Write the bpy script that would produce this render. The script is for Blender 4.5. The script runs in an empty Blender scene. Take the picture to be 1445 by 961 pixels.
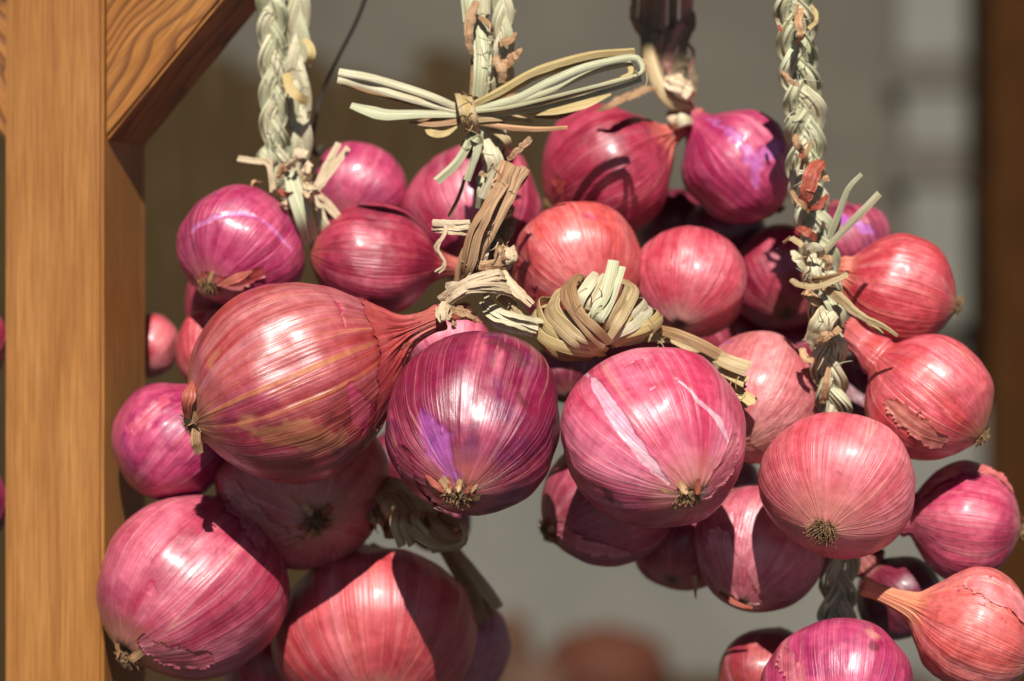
import bpy, math, random
import numpy as np
from mathutils import Vector, Matrix

# ------------------------------------------------------------------ camera, sky, sun, exposure
scene = bpy.context.scene
COL = scene.collection
Z0 = 1.40                      # height of the lens above the ground
PXM = 0.00025                  # metres per photograph pixel at one metre from the lens
cam_d = bpy.data.cameras.new("camera")
cam = bpy.data.objects.new("camera", cam_d); COL.objects.link(cam)
cam.location = (0, -1.0, Z0); cam.rotation_euler = (math.radians(90), 0, 0)
cam_d.sensor_width = 36.0; cam_d.lens = 36.0 / (1445 * PXM) * 1.0 / 1000 * 1000
cam_d.clip_start = 0.02; cam_d.clip_end = 400
cam_d.dof.use_dof = True; cam_d.dof.focus_distance = 0.968; cam_d.dof.aperture_fstop = 6.2
scene.camera = cam

SUN_EL, SUN_AZ = 41.0, 0.0     # degrees; azimuth measured to the left of the lens axis, behind the camera
world = bpy.data.worlds.new("World"); scene.world = world; world.use_nodes = True
wn = world.node_tree.nodes; wl = world.node_tree.links
sky = wn.new("ShaderNodeTexSky"); sky.sky_type = 'NISHITA'; sky.sun_disc = False
sky.sun_elevation = math.radians(SUN_EL); sky.sun_rotation = math.radians(180 + SUN_AZ)
sky.air_density = 0.45; sky.dust_density = 0.1; sky.altitude = 300
bg = wn["Background"]; bg.inputs[1].default_value = 0.05
wl.new(sky.outputs[0], bg.inputs[0])
sd = bpy.data.lights.new("sun", 'SUN'); sd.energy = 5.0; sd.angle = math.radians(0.53); sd.color = (1.0, 0.95, 0.87)
sun = bpy.data.objects.new("sun", sd); COL.objects.link(sun)
e, a = math.radians(SUN_EL), math.radians(SUN_AZ)
to_sun = Vector((-math.sin(a) * math.cos(e), -math.cos(a) * math.cos(e), math.sin(e)))
sun.rotation_euler = to_sun.to_track_quat('Z', 'Y').to_euler(); sun.location = to_sun * 6 + Vector((0, 0, Z0))
scene.view_settings.view_transform = 'Standard'; scene.view_settings.look = 'None'
scene.view_settings.exposure = 0.56; scene.view_settings.gamma = 1.0; scene.view_settings.use_curve_mapping = False
scene.render.engine = 'CYCLES'
scene.cycles.use_denoising = True
scene.cycles.max_bounces = 5

# ------------------------------------------------------------------ helpers
def at(px, py, y=0.0):
    """A point of the place: photograph column and row carried out to depth y (metres behind the bulbs' plane)."""
    s = PXM * (1.0 + y)
    return np.array([(px - 722.5) * s, y, Z0 - (py - 480.5) * s])

def to_px(P):
    s = 1.0 / (PXM * (1.0 + P[:, 1]))
    return np.stack([722.5 + P[:, 0] * s, 480.5 - (P[:, 2] - Z0) * s], 1)

def _hash(i, j, k, seed):
    n = (i * 374761393 + j * 668265263 + k * 2147483647 + seed * 144665) & 0xFFFFFFFF
    n = ((n ^ (n >> 13)) * 1274126177) & 0xFFFFFFFF
    return ((n ^ (n >> 16)) & 0xFFFF) / 65535.0

def vnoise(P, seed=0):
    P = np.asarray(P, float); F = np.floor(P).astype(np.int64); f = P - F; f = f * f * (3 - 2 * f)
    r = 0
    for di in (0, 1):
        for dj in (0, 1):
            for dk in (0, 1):
                w = (f[:, 0] if di else 1 - f[:, 0]) * (f[:, 1] if dj else 1 - f[:, 1]) * (f[:, 2] if dk else 1 - f[:, 2])
                r = r + w * _hash(F[:, 0] + di, F[:, 1] + dj, F[:, 2] + dk, seed)
    return r

def sstep(a, b, x):
    t = np.clip((x - a) / (b - a), 0, 1); return t * t * (3 - 2 * t)

def spline(pts, n):
    P = np.array(pts, float)
    if len(P) == 2:
        t = np.linspace(0, 1, n)[:, None]; return P[0] * (1 - t) + P[1] * t
    Q = np.vstack([2 * P[0] - P[1], P, 2 * P[-1] - P[-2]])
    seg = np.linalg.norm(np.diff(P, axis=0), axis=1); cum = np.concatenate([[0], np.cumsum(seg)]); cum /= cum[-1]
    out = []
    for t in np.linspace(0, 1, n):
        i = min(np.searchsorted(cum, t, side='right') - 1, len(P) - 2); u = (t - cum[i]) / max(1e-9, cum[i + 1] - cum[i])
        p0, p1, p2, p3 = Q[i:i + 4]
        out.append(.5 * (2 * p1 + (p2 - p0) * u + (2 * p0 - 5 * p1 + 4 * p2 - p3) * u * u + (3 * p1 - p0 - 3 * p2 + p3) * u ** 3))
    return np.array(out)

def mesh_obj(name, V, F, mat, parent=None, attrs=None, smooth=True):
    me = bpy.data.meshes.new(name); V = np.asarray(V, float)
    me.from_pydata(V.tolist(), [], F if isinstance(F, list) else F.tolist())
    if smooth: me.polygons.foreach_set("use_smooth", np.ones(len(me.polygons), dtype=bool))
    if attrs:
        for k, arr in attrs.items():
            arr = np.asarray(arr, np.float32)
            if arr.ndim == 2:
                at_ = me.attributes.new(k, 'FLOAT_VECTOR', 'POINT'); at_.data.foreach_set("vector", arr.ravel())
            else:
                at_ = me.attributes.new(k, 'FLOAT', 'POINT'); at_.data.foreach_set("value", arr)
    me.materials.append(mat); me.update()
    o = bpy.data.objects.new(name, me); COL.objects.link(o)
    if parent: o.parent = parent
    return o

def tag(o, label, cat, group=None, kind=None):
    if label: o["label"] = label
    if cat: o["category"] = cat
    if group: o["group"] = group
    if kind: o["kind"] = kind
    return o

def thing(name, label, cat, loc=(0, 0, 0), group=None):
    o = bpy.data.objects.new(name, None); COL.objects.link(o); o.location = loc
    o.empty_display_size = 0.01
    return tag(o, label, cat, group)

# ------------------------------------------------------------------ node helpers
class NT:
    def __init__(s, name):
        s.m = bpy.data.materials.new(name); s.m.use_nodes = True; s.t = s.m.node_tree
        s.b = s.t.nodes["Principled BSDF"]
    def n(s, typ, **kw):
        nd = s.t.nodes.new(typ)
        for k, v in kw.items(): setattr(nd, k, v)
        return nd
    def put(s, sock, v):
        if hasattr(v, "is_output"): s.t.links.new(v, sock)
        elif isinstance(v, (tuple, list)) and len(v) == 3 and sock.type == 'RGBA': sock.default_value = (*v, 1)
        else: sock.default_value = v
    def attr(s, name, fac=False):
        nd = s.n("ShaderNodeAttribute"); nd.attribute_name = name
        return nd.outputs["Fac"] if fac else nd.outputs["Vector"]
    def math(s, op, a, b=0.0, c=0.0, clamp=False):
        nd = s.n("ShaderNodeMath", operation=op, use_clamp=clamp)
        for i, v in enumerate((a, b, c)): s.put(nd.inputs[i], v)
        return nd.outputs[0]
    def vmul(s, v, k, off=(0, 0, 0)):
        nd = s.n("ShaderNodeVectorMath", operation='MULTIPLY_ADD')
        s.put(nd.inputs[0], v); nd.inputs[1].default_value = k; nd.inputs[2].default_value = off
        return nd.outputs[0]
    def noise(s, v, scale=1.0, detail=2.0, rough=.5, dist=0.0):
        nd = s.n("ShaderNodeTexNoise"); s.put(nd.inputs["Vector"], v)
        nd.inputs["Scale"].default_value = scale; nd.inputs["Detail"].default_value = detail
        nd.inputs["Roughness"].default_value = rough; nd.inputs["Distortion"].default_value = dist
        return nd.outputs["Fac"]
    def step(s, x, a, b):
        nd = s.n("ShaderNodeMapRange", interpolation_type='SMOOTHSTEP'); s.put(nd.inputs[0], x)
        nd.inputs[1].default_value = a; nd.inputs[2].default_value = b
        nd.inputs[3].default_value = 0; nd.inputs[4].default_value = 1
        return nd.outputs[0]
    def rng(s, x, a, b, c, d):
        nd = s.n("ShaderNodeMapRange"); s.put(nd.inputs[0], x)
        for i, v in enumerate((a, b, c, d)): nd.inputs[i + 1].default_value = v
        return nd.outputs[0]
    def mix(s, f, a, b, mode='MIX'):
        nd = s.n("ShaderNodeMix", data_type='RGBA', blend_type=mode)
        s.put(nd.inputs[0], f); s.put(nd.inputs[6], a); s.put(nd.inputs[7], b)
        return nd.outputs[2]
    def bump(s, h, dist, strength=1.0):
        nd = s.n("ShaderNodeBump"); s.put(nd.inputs["Height"], h)
        nd.inputs["Distance"].default_value = dist; nd.inputs["Strength"].default_value = strength
        s.t.links.new(nd.outputs[0], s.b.inputs["Normal"])
    def fin(s, col, rough=.5, spec=.5, coat=0.0, coat_rough=.1):
        s.put(s.b.inputs["Base Color"], col); s.put(s.b.inputs["Roughness"], rough)
        s.put(s.b.inputs["Specular IOR Level"], spec)
        s.put(s.b.inputs["Coat Weight"], coat); s.put(s.b.inputs["Coat Roughness"], coat_rough)
        return s.m

def mat_onion(name, A, B, C, V, neck, root, seed, blotch=.6, vneck=.8, stripe=(.42, .62), halo=(.2, .05),
              rough=.30, line=.55, wrinkle=1.0, speck=.6, lav=(.42, .20, .44), inner=(.36, .012, .075), dark=(.10, .012, .02), tan=(.50, .20, .09), fine=.35, lsoft=.05, pale=.40):
    A, B, C = (tuple(x_ * k_ for x_, k_ in zip(c_, (1.0, .76, .98))) for c_ in (A, B, C))
    N = NT(name); o = (seed * 3.17, seed * 1.71, seed * 2.3)
    mer = N.attr("mer"); pos = N.attr("pos")
    sep = N.n("ShaderNodeSeparateXYZ"); N.put(sep.inputs[0], mer); v = sep.outputs[2]
    zone = N.noise(N.vmul(mer, (1.25, 1.25, 1.5), o), 1, 2, .5, .5)
    n2 = N.noise(N.vmul(mer, (7.5, 7.5, .9), o), 1, 4, .62)
    n2b = N.noise(N.vmul(mer, (34, 34, 1.8), o), 1, 1, .5)
    n3 = N.noise(N.vmul(mer, (5.0, 5.0, .45), o), 1, 0, .4)
    n4 = N.noise(N.vmul(pos, (1, 1, 1), o), 1.3, 3, .6, .7)
    n5 = N.noise(N.vmul(pos, (1, 1, 1), o), 7, 4, .6, .3)
    n6 = N.noise(N.vmul(mer, (4, 4, 7), o), 1, 2, .5, .8)
    sm = N.math('ADD', N.math('MULTIPLY', zone, 1 - fine), N.math('MULTIPLY', n2, fine))
    col = N.mix(N.step(sm, stripe[0] + .0, stripe[1] - .02), A, B)
    col = N.mix(N.math('MULTIPLY', N.step(n4, .46, .66), blotch), col, C)
    n7 = N.noise(N.vmul(mer, (3.4, 3.4, .5), (o[2], o[1], o[0])), 1, 3, .6)
    col = N.mix(N.math('MULTIPLY', N.step(n7, .54, .70), pale), col, tuple(min(.8, B[q_] * .8 + (.20, .15, .16)[q_]) for q_ in range(3)))  # pale streaks: waxy skin, with some gloss sheen put into the colour
    n3b = N.noise(N.vmul(mer, (9.5, 9.5, .5), (o[1], o[2], o[0])), 1, 0, .4)
    ln = N.math('SUBTRACT', 1.0, N.step(N.math('ABSOLUTE', N.math('SUBTRACT', n3, .5)), .0, .013))
    lb = N.math('SUBTRACT', 1.0, N.step(N.math('ABSOLUTE', N.math('SUBTRACT', n3b, .5)), .0, .020))
    lf = N.math('MULTIPLY', N.math('MAXIMUM', ln, N.math('MULTIPLY', lb, .55)), N.math('MULTIPLY', N.rng(zone, .3, .65, .35, 1.0), line))
    col = N.mix(lf, col, V)
    col = N.mix(1.0, col, N.mix(N.step(n2b, .3, .7), (.90, .84, .86), (1.05, 1.08, 1.06)), 'MULTIPLY')
    col = N.mix(1.0, col, N.mix(N.step(n5, .25, .75), (.78, .66, .70), (1.10, 1.16, 1.14)), 'MULTIPLY')
    vj = N.math('ADD', v, N.math('MULTIPLY', N.math('SUBTRACT', n2, .5), .16))
    col = N.mix(N.math('MULTIPLY', N.math('SUBTRACT', 1.0, N.step(vj, halo[1], halo[0])), .75), col, root)
    col = N.mix(N.math('MULTIPLY', N.step(vj, vneck - .07, vneck + .05), .92), col, neck)
    wob = N.math('MULTIPLY', N.math('SUBTRACT', n5, .5), .5)
    wob2 = N.math('MULTIPLY', N.math('SUBTRACT', n2, .5), .5)
    def mark(nm, lo, hi): return N.step(N.math('ADD', N.math('ADD', N.attr(nm, True), N.math('MULTIPLY', wob, .35)), N.math('MULTIPLY', wob2, hi * 1.5)), lo, hi)
    m_tan, m_in, m_dk, m_lv = mark("m_tan", -.6, .6), mark("m_inner", -.03, .06), mark("m_dark", -.3, .3), mark("m_lav", -lsoft, lsoft)
    col = N.mix(N.math('MULTIPLY', m_tan, .5), col, N.mix(N.step(n2, .35, .65), tan, (tan[0] * .7, tan[1] * .5, tan[2] * .5)))
    col = N.mix(N.math('MULTIPLY', m_in, .8), col, N.mix(N.step(n2, .4, .65), inner, (inner[0] * 1.4, inner[1] * 4 + .04, inner[2] * 1.7)))
    col = N.mix(N.math('MULTIPLY', m_lv, N.rng(n5, .3, .7, .40, .78)), col, N.mix(N.step(n2, .35, .7), lav, (min(.9, lav[0] * 1.25), lav[1] * 1.5, min(.9, lav[2] * 1.15))))
    col = N.mix(N.math('MULTIPLY', m_dk, .75), col, dark)
    sp = N.step(N.noise(N.vmul(pos, (1, 1, 1), (o[2], o[0], o[1])), 21, 1, .5), .735, .775)
    col = N.mix(N.math('MULTIPLY', sp, speck), col, (.16, .045, .02))
    du = N.step(N.noise(N.vmul(pos, (1, 1, 1), (o[1], o[0], o[2])), 75, 1, .5), .73, .78)
    col = N.mix(N.math('MULTIPLY', du, .32), col, (.75, .55, .5))
    col = N.mix(N.math('SUBTRACT', 1.0, N.step(vj, .015, .075)), col, (.13, .06, .03))
    paper = N.math('MAXIMUM', N.step(vj, vneck - .07, vneck + .05), m_tan)
    rg = N.math('ADD', N.rng(n5, .25, .75, rough + .08, rough + .24), N.math('MULTIPLY', paper, .2))
    h = N.math('ADD', N.math('MULTIPLY', n2, .75), N.math('MULTIPLY', n6, .7 * wrinkle))
    h = N.math('ADD', h, N.math('MULTIPLY', n5, .22)); h = N.math('ADD', h, N.math('MULTIPLY', n2b, .34))
    h = N.math('ADD', h, N.math('MULTIPLY', lf, .35))
    h = N.math('SUBTRACT', h, N.math('MULTIPLY', N.math('MAXIMUM', m_in, m_lv), .30))
    h = N.math('ADD', h, N.math('MULTIPLY', N.noise(pos, 95, 1, .5), .07))
    N.bump(h, .0007, .85)
    N.b.inputs['Coat IOR'].default_value = 1.45
    return N.fin(col, rg, .80, N.math('MULTIPLY', N.math('SUBTRACT', 1.0, paper), .32), N.rng(N.math('ADD', N.math('MULTIPLY', n2, .6), N.math('MULTIPLY', n5, .4)), .35, .65, .16, .30))

def mat_straw(name, A, B, C, seed=0, rough=.5, amt=.55):
    N = NT(name); sv = N.attr("sv"); o = (seed * 1.3, seed * 2.1, seed * .7)
    n1 = N.noise(N.vmul(sv, (9, 14, 3), o), 1, 3, .6)
    n2 = N.noise(N.vmul(sv, (26, 22, 3), o), 1, 3, .65)
    n3 = N.noise(N.vmul(sv, (2.5, 90, 3), o), 1, 3, .55)
    col = N.mix(N.step(n1, .38, .62), A, B)
    col = N.mix(N.math('MULTIPLY', N.step(n3, .5, .72), amt), col, C)
    n4 = N.noise(N.vmul(sv, (1.1, 12, 5), o), 1, 2, .5); col = N.mix(N.math('MULTIPLY', N.step(n4, .52, .7), .5), col, (A[0] * .8, A[1] * .66, A[2] * .5))
    col = N.mix(1.0, col, N.mix(N.step(n2, .3, .7), (.60, .54, .47), (1.12, 1.12, 1.1)), 'MULTIPLY')
    N.bump(N.math('ADD', N.math('MULTIPLY', n2, .8), N.math('MULTIPLY', n1, .5)), .0004, .9)
    return N.fin(col, rough, .4)

def mat_wood(name, A, B, D, rings=260, warp=.012, rough=.42, seed=0, coat=.12):
    N = NT(name); tc = N.n("ShaderNodeTexCoord").outputs["Object"]; o = (seed * .37, seed * .21, seed * .53)
    low = N.noise(N.vmul(tc, (30, 30, 9), o), 1, 2, .5, .4)
    sep = N.n("ShaderNodeSeparateXYZ"); N.put(sep.inputs[0], tc)
    rc = N.math('ADD', N.math('ADD', sep.outputs[0], N.math('MULTIPLY', sep.outputs[1], .45)), N.math('MULTIPLY', low, warp))
    ring = N.math('FRACT', N.math('MULTIPLY', rc, rings))
    rg = N.math('MULTIPLY', N.step(ring, .35, .93), N.math('SUBTRACT', 1.0, N.step(ring, .92, 1.0)))
    fib = N.noise(N.vmul(tc, (1300, 1300, 30), o), 1, 4, .7)
    mot = N.noise(N.vmul(tc, (45, 45, 16), o), 1, 4, .55)
    pore = N.noise(N.vmul(tc, (1500, 1500, 60), o), 1, 1, .5)
    col = N.mix(N.step(mot, .3, .7), A, B)
    col = N.mix(N.math('MULTIPLY', rg, .75), col, D)
    col = N.mix(1.0, col, N.mix(N.step(fib, .3, .7), (.70, .62, .55), (1.14, 1.14, 1.12)), 'MULTIPLY')
    col = N.mix(N.math('MULTIPLY', N.step(pore, .68, .8), .35), col, (.10, .04, .015))
    scr = N.step(N.noise(N.vmul(tc, (160, 160, 60), o), 1, 2, .5), .74, .78)
    col = N.mix(N.math('MULTIPLY', scr, .35), col, (.55, .38, .22))
    N.bump(N.math('ADD', N.math('MULTIPLY', fib, .6), N.math('MULTIPLY', rg, -.3)), .0004, .7)
    return N.fin(col, N.rng(mot, .3, .7, rough - .05, rough + .12), .4 if coat else .06, coat, .2)

def mat_plain(name, A, B, scale=6.0, rough=.8, bump=.002):
    N = NT(name); tc = N.n("ShaderNodeTexCoord").outputs["Object"]
    n = N.noise(tc, scale, 5, .6, .3); f = N.noise(tc, scale * 14, 3, .6)
    col = N.mix(N.step(n, .3, .7), A, B); col = N.mix(1.0, col, N.mix(f, (.85, .85, .85), (1.1, 1.1, 1.1)), 'MULTIPLY')
    N.bump(f, bump, .6)
    return N.fin(col, rough, .3)

# ------------------------------------------------------------------ swept straw, leaves and stalks
SEED = [11]
def frames(P, up):
    T = np.gradient(P, axis=0); T /= np.linalg.norm(T, axis=1)[:, None] + 1e-12
    Nn = np.zeros_like(P); u = np.array(up, float)
    n = u - T[0] * (u @ T[0]); n /= np.linalg.norm(n) + 1e-9
    for i in range(len(P)):
        n = n - T[i] * (n @ T[i]); n /= np.linalg.norm(n) + 1e-9; Nn[i] = n
    return T, Nn, np.cross(T, Nn)

def section(kind, k):
    """closed outline in (across, out), unit width"""
    if kind == 'leaf':            # a thin blade, cupped, with a midrib
        x = np.linspace(-.5, .5, k); top = .07 * (1 - 4 * x * x) + .014 * np.cos(x * 21); th = .035
        return np.concatenate([np.stack([x, top + th / 2], 1), np.stack([x[::-1], top[::-1] - th / 2], 1)])
    if kind == 'fold':            # blade folded along its midrib
        x = np.linspace(-.5, .5, k); top = .42 * (1 - np.abs(2 * x)) + .03 * np.cos(x * 30); th = .09
        return np.concatenate([np.stack([x, top + th / 2], 1), np.stack([x[::-1], top[::-1] - th / 2], 1)])
    if kind == 'strand':          # several blades gathered side by side
        p = np.linspace(0, 2 * np.pi, 4 * k, endpoint=False); r = .5 * (.86 + .20 * np.abs(np.sin(p * 3.5 + .4)))
        return np.stack([np.cos(p) * r, np.sin(p) * r * .62], 1)
    if kind == 'rope':            # one folded leaf lying in a plait: flat below, ridged above
        p = np.linspace(0, 2 * np.pi, 2 * k, endpoint=False); r = .5 * (1 + .16 * np.cos(3 * p + .8))
        return np.stack([np.cos(p) * r, np.sin(p) * r * .46], 1)
    p = np.linspace(0, 2 * np.pi, 2 * k, endpoint=False); r = .5 * (1 + .07 * np.cos(5 * p))
    return np.stack([np.cos(p) * r, np.sin(p) * r * (.5 if kind == 'stem' else .95)], 1)

def sweep(name, pts, w, mat, parent=None, kind='leaf', up=(0, -1, .25), twist=(0, 0), n=None, k=7, crinkle=0.0, pixels=True, rough_end=0.0, ball=None, strips=1):
    """pts are (column, row, depth) triples, w the width (one value or a list along the path) in photograph pixels"""
    if strips > 1:                # a band of several narrow strips lying side by side
        rg = random.Random(SEED[0]); d = np.array(pts[-1][:2], float) - np.array(pts[0][:2], float); d /= np.linalg.norm(d) + 1e-9
        wm = float(np.mean(w)); ww = np.atleast_1d(np.array(w, float)) / strips * 1.35
        for i in range(strips):
            of = (i - (strips - 1) / 2) / strips * wm
            pp = [(p[0] - d[1] * of + rg.uniform(-.12, .12) * wm, p[1] + d[0] * of + rg.uniform(-.12, .12) * wm, p[2] + rg.uniform(-.0012, .0008)) for p in pts]
            sweep(name, pp, ww, mat, parent, kind, up, (rg.uniform(-.5, .5), rg.uniform(-.5, .5)), n, k, crinkle, pixels, rough_end, ball)
        return None
    SEED[0] += 1; sd = SEED[0]
    P = np.array([at(*p) for p in pts]) if pixels else np.array(pts, float)
    if n is None: n = max(10, 7 * len(pts))
    P = spline(P, n); L = np.concatenate([[0], np.cumsum(np.linalg.norm(np.diff(P, axis=0), axis=1))])
    t = np.linspace(0, 1, n); w = np.atleast_1d(np.array(w, float)) * PXM
    W = np.interp(t, np.linspace(0, 1, len(w)), w)
    if crinkle:
        J = np.stack([vnoise(np.stack([t * n * .45, t * 0 + c * 7.3, t * 0 + .5], 1), sd) - .5 for c in range(3)], 1)
        P = P + J * crinkle * W.mean() * sstep(0, .12, t)[:, None] * sstep(0, .12, 1 - t)[:, None]
        W = W * (1 + crinkle * .7 * (vnoise(np.stack([t * n * .4, t * 0 + 3.3, t * 0], 1), sd + 5) - .5))
    T, Nn, Bn = frames(P, up); S = section(kind, k); m = len(S)
    if ball is not None:
        Nn = P - at(*ball); Nn -= T * (Nn * T).sum(1)[:, None]; Nn /= np.linalg.norm(Nn, axis=1)[:, None] + 1e-9; Bn = np.cross(T, Nn)
    ang = np.interp(t, np.linspace(0, 1, len(twist)), twist)
    ca, sa = np.cos(ang)[:, None], np.sin(ang)[:, None]
    N2 = Nn * ca + Bn * sa; B2 = Bn * ca - Nn * sa
    V = P[:, None, :] + W[:, None, None] * (S[None, :, 0, None] * B2[:, None, :] + S[None, :, 1, None] * N2[:, None, :])
    if crinkle:
        q = np.stack([np.repeat(t * n * .55, m), np.tile(np.arange(m) * .6, n), np.full(n * m, .3)], 1)
        V += (N2[:, None, :] * ((vnoise(q, sd + 9) - .5).reshape(n, m, 1)) * crinkle * .8 * W[:, None, None])
    if rough_end:
        V[-1] += T[-1] * (vnoise(np.stack([np.arange(m) * .9, np.zeros(m), np.zeros(m)], 1), sd)[:, None] - .3) * W[-1] * rough_end
    F = []
    for i in range(n - 1):
        for j in range(m):
            a, b = i * m + j, i * m + (j + 1) % m
            F.append((a, b, b + m, a + m))
    F.append(tuple(range(m))[::-1]); F.append(tuple(range((n - 1) * m, n * m)))
    sv = np.stack([np.tile(S[:, 0], n) + (sd % 97) * .37, np.repeat(L, m), np.full(n * m, (sd * .61803) % 1 * 7)], 1)
    o = mesh_obj(name, V.reshape(-1, 3), F, mat, parent, {"sv": sv}); o.data.set_sharp_from_angle(angle=math.radians(38))
    return o

def braid(root, path, width, pitch, mats, n=None, depth=.15, phase=0.0, taper=None, strand_w=.60):
    """three strands plaited over and under each other along a path of (column, row, depth)"""
    C = spline(np.array([at(*p) for p in path]), 400)
    L = np.concatenate([[0], np.cumsum(np.linalg.norm(np.diff(C, axis=0), axis=1))]); n = n or int(L[-1] / PXM / 4.0)
    s = np.linspace(0, L[-1], n); P = np.stack([np.interp(s, L, C[:, c]) for c in range(3)], 1)
    T, D, A = frames(P, (0, -1, 0))
    W = np.interp(np.linspace(0, 1, n), np.linspace(0, 1, len(np.atleast_1d(width))), np.atleast_1d(np.array(width, float))) * PXM
    for kx in range(3):
        wob = .35 * (vnoise(np.stack([s * 70, s * 0 + kx * 3.1, s * 0], 1), 3 + kx) - .5)
        ph = 2 * np.pi * s / (pitch * PXM) + 2 * np.pi * kx / 3 + phase + wob
        Q = P + A * (W * .30 * np.sin(ph))[:, None] + D * (W * depth * np.sin(2 * ph))[:, None]
        ww = W / PXM * strand_w * (1 + .22 * (vnoise(np.stack([s * 110, s * 0 + kx * 9.7, s * 0], 1), 31) - .5))
        tilt = .55 * np.cos(ph)
        side = A * np.cos(tilt)[:, None] + D * np.sin(tilt)[:, None]; outw = np.cross(side, T); outw *= np.sign((outw * D).sum(1))[:, None]
        for jx, (off, lift, wf) in enumerate(((-.36, -.02, .40), (-.13, .08, .38), (.36, -.01, .40), (.12, .10, .36))):
            sl = .10 * (vnoise(np.stack([s * 60, s * 0 + kx * 5.1 + jx * 2.3, s * 0], 1), 77) - .5)
            Qj = Q + side * ((off + sl) * ww * PXM)[:, None] + outw * (lift * ww * PXM)[:, None]
            sweep('blade', Qj, (ww * wf)[::5], mats[(kx + (jx == 2)) % len(mats)], root, 'rope', up=(0, -1, .1), n=n, k=5, pixels=False,
                  twist=-np.interp(np.linspace(0, 1, 60), np.linspace(0, 1, n), tilt))

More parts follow.
